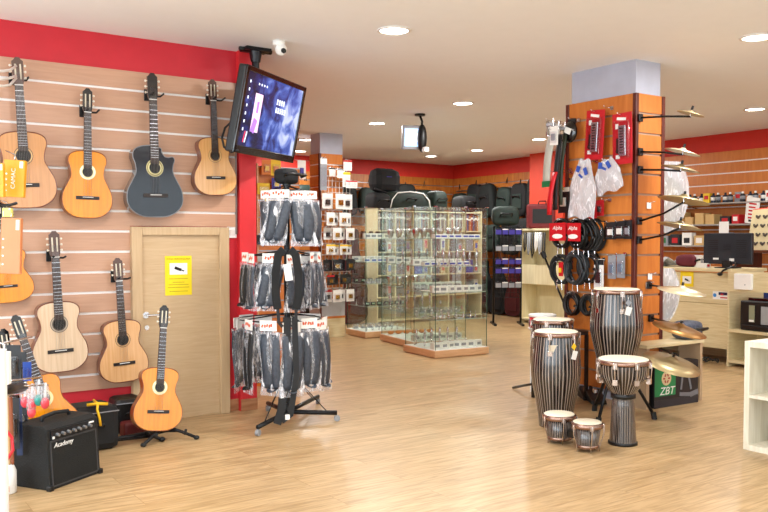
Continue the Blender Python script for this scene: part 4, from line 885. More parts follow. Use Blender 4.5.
# ------------------------------------------------------------------ goods on the wide face of the right pillar
GX = PX0-.004; RP = -pi/2
def onface(x, y, out): return onX(x, y, GX-out)
def ph(x, y, out, lb, L=None):
    p = onface(x, y, out); return hookrod('hook for '+lb.replace(' of the right pillar','').replace(' on the right pillar',''), (GX, p.y, p.z+.004), RP, L or out+.05)
def blister_red(lb, x, y, ti):
    p = onface(x, y, .08); t = thing('harmonica_pack', lb, 'package', p, rot=(0, ti, RP))
    w_, h_ = .19, .40
    MB().box((0, 0, -h_/2), (w_, .004, h_)).build('card', RDC, t)
    MB().box((.012, -.014, -h_*.55), (.07, .022, h_*.60)).build('instrument', mat('harp_chrome', 'c8ccd4', .2, .9), t, bev=.004)
    q = MB()
    for k in range(10): q.box((.01, -.026, -h_*.31-.021*k), (.035, .002, .01))
    q.build('reed_holes', BLACK, t); MB().box((-.03, -.012, -h_*.60), (.03, .018, h_*.22)).cyl((-.03,-.004,-h_*.74),(-.03,-.022,-h_*.74),.022).build('holder', BLACK, t)
    MB().box((-.005, -.003, -.045), (.09, .001, .022), (0, .15, 0)).build('title_band', PAPER, t); MB().box((-.05, -.003, -.10), (.03, .001, .04)).box((-.045, -.003, -.34), (.04, .001, .03)).build('print_patch', PAPER, t)
    MB().box((0, -.016, -h_*.53), (w_*.86, .028, h_*.74)).build('blister', BLIST, t, bev=.006)
    return t
blister_red('red harmonica blister pack hung left on the right pillar', 596, 110, .06); ph(596, 112, .08, 'left red harmonica pack')
blister_red('red harmonica blister pack hung right on the right pillar', 622, 113, -.03); ph(622, 115, .08, 'right red harmonica pack')
def coil(lb, x, y, R, n, m, header=None, out=.12, word=None, plugs=True, el=1.12):
    R *= .88; p = onface(x, y, out); t = thing('cable_coil', lb, 'cable', p, rot=(0, 0, RP+random.uniform(-.1, .1)))
    q = MB(); pts = []
    for i in range(n*24+1):
        a = 2*pi*i/24; rr = R*(1-.05*sin(i*.37)); j_ = i//24; rr *= (1-.07*(j_ % 3)); pts.append((rr*cos(a)*.92+.010*sin(j_*2.1), .02-.011*j_+.004*sin(i*.2), -R*el+rr*sin(a)*el+.008*cos(j_*1.7)))
    q.tube(pts, .012, 6); q.build('coiled_lead', m, t)
    if plugs:
        for s_ in (-1, 1): MB().cyl((s_*.02, -.02, -R*el*1.7), (s_*.03, -.02, -R*el*2-.05), .0065, .005).build('jack_plug', CHROME, t)
    if header:
        MB().box((0, -.055, -R*.95), (.18, .003, .15), (0, random.uniform(-.12, .12), 0)).build('red_card', header, t)
        if word: text(word, .045, PAPER, t, (0, -.058, -R*.65), shear=.2); MB().ell((.0, -.057, -R*1.3), (.06, .002, .02)).build('card_oval', PAPER, t)
    return t
coil('coiled black cable with a red header card, left one on the right pillar', 562, 220, .12, 5, BLACK, RDC, word='Alpha'); ph(562, 221, .12, 'left red headed cable')
coil('coiled black cable with a red header card, right one on the right pillar', 578, 220, .12, 5, BLACK, RDC, word='Alpha', out=.10); ph(578, 221, .10, 'right red headed cable')
coil('bare coiled black cable just right of the red headed cables', 588, 220, .13, 6, BLACK, out=.06); ph(588, 221, .06, 'first bare cable')
coil('bare coiled black cable beside the orange pack on the right pillar', 594, 220, .13, 6, RUBBER, out=.04); ph(594, 221, .05, 'second bare cable')
coil('black coiled cable with a yellow red tag, lower left on the right pillar', 561, 256, .12, 4, RUBBER, out=.10); ph(561, 257, .10, 'tagged cable of the lower row')
coil('grey black coiled cable in the middle of the lower row on the right pillar', 577, 252, .14, 6, mat('charcoal_cable', '2b2f33', .45), out=.08); ph(577, 253, .08, 'middle cable of the lower row')
coil('black coiled cable at the right of the lower cable row', 589, 252, .13, 5, BLACK, out=.05); ph(589, 253, .05, 'right cable of the lower row')
coil('small black cable coil low behind the tall conga', 572, 294, .09, 5, BLACK, out=.06, plugs=False); ph(572, 294, .06, 'small low cable')
coil('small black cable coil low at the pillar edge', 588, 296, .08, 5, RUBBER, out=.05, plugs=False); ph(588, 296, .05, 'other small low cable')
def fpack(lb, x, y, w_, h_, c_, bl, art, out=.05, ti=0, header=None, name='blister_pack'):
    p = onface(x, y, out); ph(x, y+1, out, lb); return pack(lb, p, RP, w_, h_, c_, bl, header=header, art=art, tilt=ti, name=name)
fpack('red and black tag on the lower left cable', 561, 262, .05, .12, RDC, None, YLC, .135)
fpack('orange card with a black capo on the right pillar', 600, 222, .085, .15, ORC, FILM, BKC, .05)
fpack('black and white pouch pack right of the orange card', 611, 222, .10, .14, BKC, FILM, WHT, .07)
fpack('second black and white pouch pack, middle of three', 620, 221, .10, .14, BKC, FILM, WHT, .06)
fpack('third black and white pouch pack nearest the mahogany corner post', 628, 220, .08, .15, BKC, FILM, GYC, .05)
fpack('white card box pack with a slim black part on the right pillar', 599, 259, .10, .26, WHT, FILM, BKC, .06, header=BKC)
fpack('clear pack with grey blue drumstick rubber, left of two', 612, 255, .08, .19, GYC, FILM, mat('blue_grey_part', '5c7488', .5), .06)
fpack('clear pack with grey blue drumstick rubber, right of two', 621, 254, .08, .19, GYC, FILM, mat('blue_grey_part', '5c7488', .5), .05)
fpack('small red and black pack under the plastic bags', 599, 200, .10, .13, RDC, FILM, BKC, .05)
fpack('tiny red and black pack beside the first under the plastic bags', 593, 206, .08, .10, RDC, None, BKC, .08)
fpack('black and white patterned pack left of the plastic bags', 564, 187, .13, .22, BKC, None, WHT, .05, header=WHT)
# clip pack and clamps at the top left
p = onface(573, 119, .07); t = thing('pouch_pack', 'round black hanging pack with white badge at the top left of the right pillar', 'package', p, rot=(0, .1, RP))
MB().ell((0, -.02, -.11), (.075, .03, .09)).build('pouch', GLOSSB, t); MB().box((0, -.052, -.10), (.07, .004, .05), (0, .3, 0)).build('badge', WHT, t); MB().box((0, -.01, -.02), (.09, .005, .05)).build('header_card', BKC, t); ph(573, 120, .07, 'round black pack')
for i, (x, y) in enumerate(((551,121),(557,123),(563,125))):
    p = onface(x, y, .2-.05*i); t = thing('clamp', 'chrome drum clamp at the top left corner of the right pillar, %s' % nth(i, 3), 'clamp', p, rot=(0, 0, RP+.3), group='clamps on the right pillar')
    MB().tube([(-.03, 0, .0), (-.03, -.01, -.12), (.02, -.01, -.14)], .012).build('jaw', CHROME, t); MB().cyl((.02, 0, .02), (.02, -.01, -.16), .010).build('screw_rod', CHROME, t); MB().box((-.005, -.01, -.03), (.06, .03, .03)).build('block', STEEL, t, bev=.004); MB().tube([(.0, -.01, -.16), (.04, -.01, -.17)], .007).build('wing_nut', BLACK, t); ph(x, y, .2-.05*i, 'clamp %s' % nth(i, 3))
fpack('white card pack hung in front of the chrome clamps', 554, 126, .09, .16, WHT, FILM, GYC, .22)
def hangstrap(lb, x0, y0, x1, y1, w_, m, tip=None, out=.12):
    a = onface(x0, y0, out); b = onface(x1, y1, out+.02); t = thing('hanging_strap', lb, 'strap', a)
    d = b-a; q = MB(); q.grid(lambda u, v: V((0, (u-.5)*w_, 0))+d*v+V((-.02*sin(pi*v), 0, 0)), 2, 10); q.build('webbing', m, t, solid=.008)
    if tip: q = MB(); q.box(d+V((0, 0, -.01)), (.012, w_*1.1, .05)); q.build('leather_end', tip, t)
    ph(x0, y0, out, lb); return t
hangstrap('pale grey strap with dark green end hung at the left edge of the right pillar', 553, 130, 546, 183, .08, mat('pale_grey_webbing', 'b5b3a8', .6), GRC, .2)
hangstrap('black webbing strap hung beside the pale grey one', 560, 135, 555, 210, .05, BLACKSTRAP, None, .16)
hangstrap('dark olive webbing strap hung on the right pillar', 565, 135, 560, 205, .045, mat('olive_webbing', '2d3322', .6), None, .12)
hangstrap('bright red strap hanging low at the left edge of the right pillar', 555, 172, 549, 215, .05, mat('red_webbing', 'c8101e', .5), None, .2)
hangstrap('yellow strap end peeping out between the black straps', 562, 170, 562, 190, .03, mat('yellow_webbing', 'b99a1c', .5), None, .10)
# milky plastic bags
def pbag(lb, x, y, w_, h_, out, ti):
    p = onface(x, y, out); t = thing('plastic_bag', lb, 'plastic bag', p, rot=(0, ti, RP)); f1 = random.random()*9
    for s_ in (-1, 1):
        q = MB(); q.grid(lambda u, v: V(((u-.5)*w_*(.45+.55*min(1, v*2.2)), -s_*.035*sin(pi*u)*sin(pi*min(1, v))-.02+.008*sin(13*u+f1)*sin(9*v+f1), -h_*v-.012*sin(11*u+f1))), 14, 16); q.build('film_side', BAGW, t)
    q = MB(); q.box((-.03, -.055, -h_*.16), (.04, .002, .05), (0, .3, 0)); q.box((.045, -.05, -h_*.2), (.035, .002, .06), (0, -.4, 0)); q.box((-.0, -.055, -h_*.28), (.05, .002, .02), (0, .6, 0)); q.build('blue_print', BLUC, t)
    MB().box((0, -.01, -.02), (w_*.35, .006, .04)).build('header', WHT, t); ph(x, y+1, out, lb)
    return t
pbag('large milky plastic bag with blue print hanging on the right pillar', 586, 160, .28, .47, .13, .06)
pbag('second milky plastic bag hanging right of the large one', 607, 160, .27, .26, .10, -.2)
# price holders on narrow face
for i, (x, y) in enumerate(((649,203),(648,283),(650,274))):
    p = onY(x, y, PY0-.01); t = thing('price_holder', 'tiny clear price holder on the narrow face of the right pillar, %s from the top' % ORD[i], 'label holder', p, group='price holders')
    MB().box((0, 0, -.02), (.05, .003, .05)).build('sleeve', PAPER if i != 1 else FILM, t); MB().tube([(0, .008, .0), (0, -.06, .01)], .003).build('wire', CHROME, t)
for i, (x, y) in enumerate(((610,200),(612,108))):
    p = onface(x, y, .0); hookrod('empty chrome hook on the wide face of the right pillar, %s' % ('lower' if i == 0 else 'upper'), p, RP, .09)
# ------------------------------------------------------------------ cymbals
BRZ = mat('cymbal_bronze', 'a87f4c', .38, .75, noise=.12, nscale=20); BRP = mat('pale_bronze', 'b8a67c', .38, .7)
def cymbal(lb, x, y, tt, R, slope, k, m):
    p = at(x, y, tt); t = thing('cymbal', lb, 'cymbal', p)
    r_ = (p-CAM).normalized(); u = (Z3-r_*Z3.dot(r_)).normalized(); s_ = r_.cross(u)
    n_ = (u*cos(slope)+s_*sin(slope))*cos(k)+r_*sin(k)
    t.rotation_mode = 'QUATERNION'; t.rotation_quaternion = Z3.rotation_difference(n_)
    pr_ = [(.006, .032*R/.2), (.02*R/.2, .030*R/.2), (.035*R/.2, .018*R/.2), (.05*R/.2, .010*R/.2), (R*.6, .0), (R, -.022*R/.2)]
    q = MB(); q.lathe(pr_+[(R, -.024*R/.2), (R*.6, -.003), (.05*R/.2, .007*R/.2), (.006, .028*R/.2)], n=40); q.build('bow', m, t)
    MB().cyl((0,0,.02),(0,0,.05),.009).build('felt', BLACK, t)
    return p
def arm(lb, x, y, to, L=.3):
    a = onY(x, y, PY0-.004); t = thing('cymbal_holder', lb, 'cymbal holder', a)
    MB().box((0, -.012, 0), (.05, .024, .06)).build('clamp_block', BLACK, t, bev=.005)
    b = V((to.x-a.x, to.y-a.y, to.z-a.z-.03))
    MB().tube([(0, -.02, 0), (b.x*.3, b.y*.5-.02, b.z*.4), (b.x, b.y, b.z)], .008).build('rod', SATIN, t); MB().cyl(b, b+V((0, 0, .03)), .006).build('tip', CHROME, t)
BRW = mat('bright_pale_bronze', 'e2d6b4', .35, .55)
cy = [('small pale splash cymbal on the topmost arm of the right pillar', 691,112.5,6.15,.10,.28,.12,BRP,(639,118)),
      ('pale cymbal seen edge on, on the second arm from the top', 683,150.5,6.15,.13,.27,.10,BRW,(639,152)),
      ('small bronze cymbal on the third arm from the top', 681,167,6.15,.14,.24,.08,BRP,(639,170)),
      ('wide bronze cymbal on the middle arm of the right pillar', 684,198,6.1,.185,.18,.13,BRP,(638,221)),
      ('bronze cymbal above the counter edge, fifth arm from the top', 680,224,6.05,.16,.19,.10,BRP,(638,240)),
      ('silvery cymbal in front of the yellow counter notice', 682,289,5.95,.17,.16,-.14,BRW,(648,285)),
      ('amber crash cymbal hanging low before the counter front', 680,327,5.9,.19,.26,-.20,BRZ,(650,318)),
      ('largest ride cymbal, lowest one just above the green printed box', 672,361,5.8,.205,.28,-.33,BRP,(650,345))]
for lb, x, y, tt, R, tx, ty, m, a in cy:
    p = cymbal(lb, x, y, tt, R, tx, ty, m); arm('black arm holding the '+lb.split(',')[0].replace(' of the right pillar', '').replace(' arm from the top', ''), a[0], a[1], p)
def bagcym(lb, x, y, R, z0):
    p = at(x, y, 7.0); t = thing('bagged_cymbal', lb, 'cymbal', (PX1+.02+R*.8, p.y, p.z), rot=(0, 0, -.35)); q = MB()
    M_ = Matrix.Rotation(pi/2, 3, 'X'); q.lathe([(.001,.03),(.04,.02),(R*.6,.0),(R,-.015)], n=32, M=M_); q.build('disc', BRP, t)
    for s_ in (-1, 1):
        q = MB(); q.grid(lambda u, v: V(((u-.5)*2.1*R*(.25+.75*sin(pi*min(1, .12+v*.88))**.6), s_*(.03*sin(pi*u)+.008*sin(17*u)), R*1.5-2.6*R*v)), 12, 14); q.build('bag_film', BAGW, t)
    MB().tube([(-R*.8-.0, .0, R*1.5), (0, 0, R*1.5)], .004).build('hook', CHROME, t)
bagcym('white bagged cymbal high behind the right edge of the right pillar', 668, 137, .10, 0)
bagcym('large white bagged cymbal at mid height behind the right edge of the pillar', 672, 203, .23, 0)
bagcym('white bagged cymbal low behind the right edge of the pillar', 668, 300, .18, 0)
# ------------------------------------------------------------------ drums
ZB = zebra('zebra_lacquer'); SKIN = mat('drum_skin', 'e6dcc4', .55, noise=.08, nscale=6); COPR = mat('antique_copper', '9c7e70', .25, .9); BRSS = mat('warm_chrome', 'bdb0a8', .2, 1.0)
def drumshell(name, label, cat, loc, prof, R, ztop, lugs, lugl, skinr=None, rz=0, group=None, parent=None, loc2=None, feet=False):
    t = parent or thing(name, label, cat, loc, rz, group)
    o = MB().lathe(prof, n=40).build('shell', ZB, t) if parent is None else MB().lathe(prof, n=32).build('shell', ZB, t, loc=loc2)
    P = t if parent is None else o
    off = (0, 0, 0)
    MB().lathe([(.001, ztop+.006), (R*.9, ztop+.006), (R*.985, ztop), (R, ztop-.012)], n=40).build('drum_head', SKIN, P)
    MB().lathe([(R+.002, ztop-.002), (R+.010, ztop-.006), (R+.010, ztop-.026), (R+.003, ztop-.034), (R+.002, ztop-.002)], n=40).build('rim', COPR, P)
    for k in range(lugs):
        a = 2*pi*(k+.5)/lugs; c_, s_ = cos(a), sin(a); rb = R*1.0
        q = MB(); q.tube([((R+.016)*c_, (R+.016)*s_, ztop-.012), ((R+.020)*c_, (R+.020)*s_, ztop-.05), ((R+.014)*c_, (R+.014)*s_, ztop-lugl)], .0045, 6)
        q.box(((R+.012)*c_, (R+.012)*s_, ztop-.028), (.012, .030, .04), (0, 0, a))
        q.box(((R+.002)*c_, (R+.002)*s_, ztop-lugl-.01), (.030, .034, .035), (0, 0, a)); q.build('tension_lug', BRSS, P, bev=.002)
    return t if parent is None else o
def cprof(R, rb, h, bulge=1.13):
    pts = crom([(rb, 0), (rb*1.14, h*.2), (R*bulge*.98, h*.5), (R*bulge, h*.66), (R*1.04, h*.88), (R*.985, h-.01)], 4); return pts
base = onZ(552, 432)
L1 = (4.24, 4.09, 0)
t = drumshell('conga', 'tall striped conga standing on the floor at the left with a paper tag', 'drum', L1, cprof(.152, .115, .66), .152, .665, 6, .13)
MB().box((-.125, -.10, .56), (.004, .07, .05), (0, 0, pi/4+.15)).build('brand_plate', mat('plate_cream', 'cdbfa8', .4), t)
def hangtag(t, x, y, z, rz, m2=YLC):
    q = MB(); q.tube([(x, y, z+.10), (x, y, z+.03)], .0015, 4); q.box((x, y, z), (.045, .002, .06), (.1, .25, rz)); q.build('paper_tag', PAPER, t, label='white paper price tag on a string')
    q = MB(); q.box((x-.01, y-.004, z+.06), (.035, .002, .035), (0, .7, rz)); q.build('swing_label', m2, t, label='small yellow printed swing label')
hangtag(t, -.03, -.20, .52, 0)
L2 = (4.62, 4.50, 0)
drumshell('conga', 'striped conga partly hidden behind the tagged conga at the left', 'drum', L2, cprof(.145, .11, .69), .145, .695, 6, .13)
L3 = (4.78, 4.015, .30)
t = drumshell('conga', 'highest striped conga raised on a black stand before the right pillar', 'drum', L3, cprof(.165, .12, .64), .165, .645, 6, .14, rz=.4)
hangtag(t, -.15, -.13, .50, -.7, GYC)
t = thing('drum_stand', 'black tripod stand under the highest conga', 'drum stand', (L3[0], L3[1], 0))
for k, a in enumerate((-.75, 1.3, 3.4)):
    l = MB(); l.tube([(.09*cos(a), .09*sin(a), .34), (.13*cos(a), .13*sin(a), .27), (.27*cos(a), .27*sin(a), .03)], .013); lo = l.build('leg', SATIN, t); MB().cyl((.265*cos(a), .265*sin(a), .05), (.275*cos(a), .275*sin(a), 0), .02).build('rubber_foot', RUBBER, lo)
MB().lathe([(.128,.29),(.14,.29),(.14,.315),(.128,.315),(.128,.29)], n=28).build('cradle_ring', SATIN, t)
L4 = (4.215, 3.48, 0)
t = drumshell('djembe', 'striped goblet shaped djembe with white head standing at the front of the drums', 'drum', L4, crom([(.088,.0),(.085,.02),(.078,.12),(.072,.24),(.068,.31),(.10,.36),(.145,.43),(.158,.49),(.156,.535)], 4), .158, .545, 8, .12)
MB().lathe([(.070,.295),(.078,.298),(.078,.325),(.070,.328)], n=32).build('waist_band', BLACK, t); MB().lathe([(.086,0),(.092,.0),(.092,.018),(.086,.02)], n=32).build('foot_ring', BLACK, t)
# bongos
b1 = onZ(559, 441); b2 = onZ(587, 450)
b1 = b1+V((-.02, -.02, 0)); b2 = b2+V((-.01, -.01, 0))
t = thing('bongos', 'pair of small striped bongos with copper rims on the floor before the congas', 'drum', (b1+b2)/2)
for (b, R, h) in ((b1, .098, .185), (b2, .088, .18)):
    o = b-(b1+b2)/2; pr_ = [(R*.72, .02), (R*.76, .03), (R*.96, h-.01)]
    s = MB().lathe(pr_, n=32).build('bongo_shell', ZB, t, loc=o)
    MB().lathe([(.001, h+.004), (R*.92, h+.004), (R*.985, h), (R, h-.01)], n=32).build('drum_head', SKIN, s)
    MB().lathe([(R+.002, h-.002), (R+.009, h-.006), (R+.010, h-.03), (R+.003, h-.035), (R+.002, h-.002)], n=32).build('rim', COPR, s)
    MB().lathe([(R*.74, .02), (R*.80, .024), (R*.80, .04), (R*.76, .045)], n=32).build('bottom_ring', COPR, s)
    for k in range(5):
        a = 2*pi*k/5+.4; c_, s_ = cos(a), sin(a); q = MB(); q.tube([((R+.012)*c_, (R+.012)*s_, h-.012), ((R+.012)*c_, (R+.012)*s_, h-.07), ((R*.84)*c_, (R*.84)*s_, .03), ((R*.84)*c_, (R*.84)*s_, .0)], .004, 6)
        q.box(((R+.008)*c_, (R+.008)*s_, h-.025), (.010, .024, .03), (0, 0, a)); q.build('tuning_rod', BRSS, s, bev=.001)
m_ = b2-b1; MB().box((0, 0, .08), (.05, .045, .045), (0, 0, atan2(m_.y, m_.x))).build('centre_block', BLACK, t)
# toy drum on the white carton, floor clutter behind the congas
t = thing('tall_carton', 'tall white carton standing on the floor behind the left conga', 'box', (5.13, 5.11, 0), .55)
MB().box((0, 0, .265), (.20, .16, .53)).build('carton', WHT, t, bev=.003); MB().box((-.05, -.082, .34), (.05, .002, .2)).build('print', GYC, t)
t = thing('snare_drum', 'small bright red drum with white rims lying on the white carton', 'drum', (5.13, 5.11, .531), .3)
MB().lathe([(.115,.01),(.115,.12)], n=32).build('shell', mat('red_sparkle', 'c4141c', .25, coat=.6), t); MB().lathe([(.001,.134),(.11,.134),(.12,.128),(.12,.112),(.116,.112)], n=32).build('top_rim', PAPER, t); MB().lathe([(.117,0),(.12,.0),(.12,.016),(.116,.018)], n=32).build('bottom_rim', PAPER, t)
for k in range(6): a = k*pi/3+.3; MB().box((.118*cos(a), .118*sin(a), .066), (.01, .012, .06), (0, 0, a)).build('lug', CHROME, t)
t = thing('blue_drum', 'blue and white small percussion drum behind the left conga', 'drum', (5.0, 4.78, .56), 0)
MB().lathe([(.11,.0),(.11,.09)], n=28).build('shell', mat('navy_blue_gloss', '24427c', .3, coat=.5), t); MB().lathe([(.001,.098),(.11,.098),(.115,.09),(.115,.078)], n=28).build('head', SKIN, t); MB().tube([(-.1,-.05,.03),(-.06,-.1,.05),(0,-.112,.03)], .008).build('white_band', PAPER, t)
t = thing('percussion_table', 'low dark table hidden behind the congas carrying the blue drum', 'table', (5.0, 4.78, 0)); MB().bx(-.16,-.16,.53,.16,.16,.56).build('top', BLACK, t)
for a in (-1, 1):
    for b in (-1, 1): MB().bx(a*.15-.012, b*.15-.012, 0, a*.15+.012, b*.15+.012, .53).build('leg', BLACK, t)
# mic stands behind the congas
def micstand(lb, base, h, boom, rz=0):
    t = thing('microphone_stand', lb, 'microphone stand', base, rz)
    for k in range(3):
        a = k*2.094+.4; MB().tube([(0,0,.12),(.26*cos(a), .26*sin(a), .012)], .009).build('leg', SATIN, t)
    MB().cyl((0,0,.1),(0,0,h),.010).build('pole', SATIN, t); MB().tube([(-boom*.35,0,h-.13),(0,0,h),(boom,0,h+.38)], .007).build('boom', SATIN, t); MB().cyl((0,-.02,h),(0,.02,h),.02).build('clutch', BLACK, t)
    MB().cyl((boom,0,h+.38),(boom+.02,0,h+.44),.018,.026).build('clip', BLACK, t)
t = thing('microphone_stand', 'black boom microphone stand leaning left in front of the cream unit', 'microphone stand', (5.25, 5.32, 0))
A_ = at(545, 258, 7.5)-t.location; B_ = at(570, 318, 7.4)-t.location
MB().tube([A_, B_], .010).build('boom', SATIN, t); MB().tube([B_+V((0,0,0)), V((B_.x, B_.y, .14))], .011).build('pole', SATIN, t); MB().cyl(A_, A_+(A_-B_).normalized()*.06, .02, .026).build('clip', BLACK, t)
for k in range(3): a = k*2.094+.9; MB().tube([(B_.x,B_.y,.16),(B_.x+.20*cos(a), B_.y+.20*sin(a), .010)], .009).build('leg', SATIN, t)
L_ = onZ(513, 389)
t = thing('folding_stand', 'low black folding stand whose foot sticks out left of the white carton', 'stand', (4.80, 4.72, 0))
lg = L_-t.location; MB().tube([(0,0,.17),(lg.x, lg.y, .012)], .011).build('leg', SATIN, t); MB().cyl((0,0,.13),(0,0,.26),.014).build('hub', SATIN, t)
for a in (.3, -1.3): MB().tube([(0,0,.17),(.16*cos(a), .16*sin(a), .010)], .010).build('leg', SATIN, t)
for i, (x, y, z, r) in enumerate(((5.12,4.55,.0,.12),(5.05,4.40,0,.1))):
    t = thing('effects_pedal', 'black foot pedal on the floor at the foot of the right pillar, %s' % ('left' if i == 0 else 'right'), 'pedal', (x, y, 0), -.6); q = MB(); q.add(*prx([(0,.005),(.22,.005),(.22,.09),(.02,.03)], -.06, .06)); q.build('housing', BLACK, t, bev=.004); MB().cyl((0,.15,.07),(0,.15,.10),.02).build('switch', CHROME, t)
# ------------------------------------------------------------------ low table and green printed bag at the pillar foot
t = thing('low_shelf', 'low pale wood shelf against the foot of the right pillar', 'shelf', (5.25, PY0-.005, 0))
TAU = mat('taupe_laminate', 'b39a7c', .5)
MB().bx(-.05, -.20, 0, -.015, 0, .47).build('side_panel', TAU, t); MB().bx(.62, -.20, 0, .65, 0, .47).build('side_panel', TAU, t); MB().bx(-.06, -.21, .47, .66, 0, .495).build('top_panel', BIRCH, t, bev=.003)
lump('grey_bag', 'grey and black patterned bag lying on the low shelf at the pillar foot', (5.83, PY0-.11, .4955), (.24, .17, .15), mat('grey_patterned_fabric', '4d5260', .7, noise=.5, nscale=40), 0, 'bag')
zp = onZ(654, 409); zq = onZ(698, 402); dv = zq-zp; zw = dv.length
t = thing('cymbal_box', 'black cymbal box with green printed end standing on the floor beside the pillar', 'box', zp, atan2(dv.y, dv.x))
MB().bx(0, 0, 0, zw, .10, .345).build('carton', BKC, t, bev=.004); MB().bx(.005, -.002, .09, zw*.47, 0, .34).build('green_panel', mat('print_green', '12844a', .45), t)
MB().cyl((zw*.26, -.001, .225), (zw*.26, -.004, .225), .055, n=28).build('round_emblem', mat('emblem_tan', 'd8c39a', .4), t)
q = MB()
for k in range(6): a = k*pi/3; q.box((zw*.26+.028*cos(a), -.005, .225+.028*sin(a)), (.022, .002, .012), (0, a, 0))
q.build('emblem_marks', mat('emblem_red', 'a8362a', .5), t)
text('ZBT', .085, PAPER, t, (zw*.27, -.004, .125), (pi/2, 0, 0), shear=.25, ext=.001, sx=1.1)
q = MB(); g_ = mat('print_grey', '6f7177', .5)
for (cx, cz, w_, h_, a) in ((.62, .2, .02, .16, .15), (.78, .2, .02, .18, -.3), (.90, .25, .03, .08, .7), (.7, .08, .14, .03, .1), (.9, .08, .1, .04, -.2), (.62,.30,.08,.02,0)): q.box((zw*cx, -.0015, cz), (w_, .002, h_), (0, a, 0))
q.build('grey_print', g_, t); MB().bx(.0, -.002, .0, zw, 0, .06).build('lower_band', mat('band_dark', '24252c', .5), t)
# ------------------------------------------------------------------ counter
t = thing('sales_counter', 'long pale birch sales counter with a plain panelled front', 'counter', (7.8, 5.06, 0))
MB().bx(.0, .0, .16, .02, 1.75, .955).build('front_panel', BIRCH, t); MB().bx(-.03, -.02, .965, .62, 1.8, 1.0).build('worktop', BIRCH, t, bev=.003)
MB().bx(-.001, .02, .625, .0, 1.75, .632).build('panel_joint', mat('joint_brown', '9a8355', .6), t)  # thin brown line drawn along the panel joint
MB().bx(.0, -.02, 0, .56, .0, .965).build('end_panel', BIRCH, t); MB().bx(.0, 1.75, 0, .56, 1.78, .965).build('end_panel', BIRCH, t); MB().bx(.5, .0, .0, .52, 1.75, .9).build('back_panel', BIRCH, t)
sg = onX(686.5, 284, 7.79); notice((7.797, sg.y, sg.z), -pi/2, .165, .27, 'yellow camera notice stuck on the front of the sales counter', split=True)
sg = onX(720, 295.5, 7.79)
t = thing('card_sticker', 'small sticker with card payment emblems on the counter front', 'sticker', (7.797, sg.y, sg.z), -pi/2)
MB().box((0,0,0),(.18,.002,.085)).build('sheet', WHT, t); q = MB(); q.cyl((-.065,-.001,0),(-.065,-.003,0),.02,n=18); q.mat(1).box((.03,-.002,.02),(.10,.002,.03)); q.mat(2).box((.02,-.003,.012),(.03,.002,.018)).box((.04,-.002,-.022),(.08,.002,.012)); q.build('emblems', [mat('sky_blue_print','3a8fd8',.4), mat('navy_print','20244a',.4), RDC], t)
# monitor on the counter, back side seen
t = thing('computer_monitor', 'black monitor seen from behind standing on the sales counter', 'monitor', (8.02, onX(728, 262, 8.02).y, 1.0), rot=(0, 0, pi/2+.20))
MB().box((0,0,.03+.18),(.52,.05,.33)).build('housing', mat('monitor_dark', '1e242c', .45), t, bev=.01)
q = MB()
for s_ in (-1, 1):
    for k in range(9): q.box((s_*.15, .027, .12+.022*k), (.11, .003, .006))
for k in range(4): q.box((0, .027, .20+.016*k), (.08, .003, .005))
q.build('vent_slots', BLACK, t); MB().box((-.05,.027,.09),(.05,.002,.03)).box((.12,.027,.1),(.06,.002,.02)).build('rating_label', PAPER, t)
MB().box((0,.02,.03),(.09,.06,.1)).build('neck', BLACK, t); MB().box((0,0,.006),(.22,.18,.012)).build('base', BLACK, t, bev=.003)
tag(MB().tube([V(p) for p in ((8.0, 5.14, 1.06), (7.93, 5.10, 1.03), (7.80, 5.06, 1.02), (7.745, 5.12, .985), (7.76, 5.16, .95))], .011).ell((7.765, 5.17, .945), (.02, .03, .02)).build('scanner_cable', BLACK), 'black cable and plug hanging over the counter edge under the monitor', 'cable')
# things on the counter left of the monitor
def onc(x, X=8.05): return onX(x, 262, X).y
lump('wine_bag', 'dark wine red cloth bag lying on the sales counter', (8.1, onc(688), 1.0), (.26, .26, .14), mat('wine_red_cloth', '5e0f22', .7), 0, 'bag')
shelfbox('small white box standing on the counter between the wine red bag and the monitor', 8.05, 1.0, .06, .13, WHT, GYC, .08, y=onc(702))
shelfbox('low white box under the counter monitor, at its left', 7.95, 1.0, .09, .05, WHT, RDC, .12, y=onc(714))
cl = MB(); cl.grid(lambda u, v: V((-.16+.34*u, -.17+.34*v, .01+.10*abs(sin(4*u+2)*sin(5*v+1)))), 12, 12, smooth=False)
o = cl.build('patterned_cloth', mat('black_white_cloth', '9a9a9a', .7, noise=.95, nscale=9), loc=(8.05, onc(668), 1.0), solid=.004); tag(o, 'crumpled black and white patterned cloth at the left end of the counter', 'cloth')
# printer unit at the right of the counter
t = thing('printer_unit', 'low birch shelf unit holding the printer at the right of the counter', 'shelf unit', (7.72, 5.03, 0))
MB().bx(0, -1.1, .355, .55, 0, .385).build('shelf', BIRCH, t); MB().bx(0, -1.1, .04, .55, 0, .07).build('shelf', BIRCH, t); MB().bx(0, -.0, .0, .55, .018, .98).build('side_panel', BIRCH, t); MB().bx(.0, -.45, .78, .02, 0, .98).build('upper_panel', BIRCH, t); MB().bx(0, -1.12, 0, .55, -1.1, .385).build('end_panel', BIRCH, t); MB().bx(.53, -1.1, .07, .55, 0, .355).build('back_panel', BIRCH, t)
t = thing('router_box', 'white flat device box mounted on the birch panel above the printer', 'device', (7.72, 4.86, .80), -pi/2)
MB().box((-.0,-.02,.08),(.19,.04,.16)).build('housing', PAPER, t, bev=.006); MB().cyl((.03,-.041,.05),(.03,-.044,.05),.006).build('led', GYC, t)
t = thing('printer', 'black desktop printer on the birch shelf at the right edge', 'printer', (7.75, 4.62, .386), -pi/2)
MB().box((0,.2,.15),(.62,.38,.30)).build('housing', BLACK, t, bev=.012); MB().box((0,.2,.315),(.50,.30,.03)).build('scanner_lid', GLOSSB, t, bev=.006)
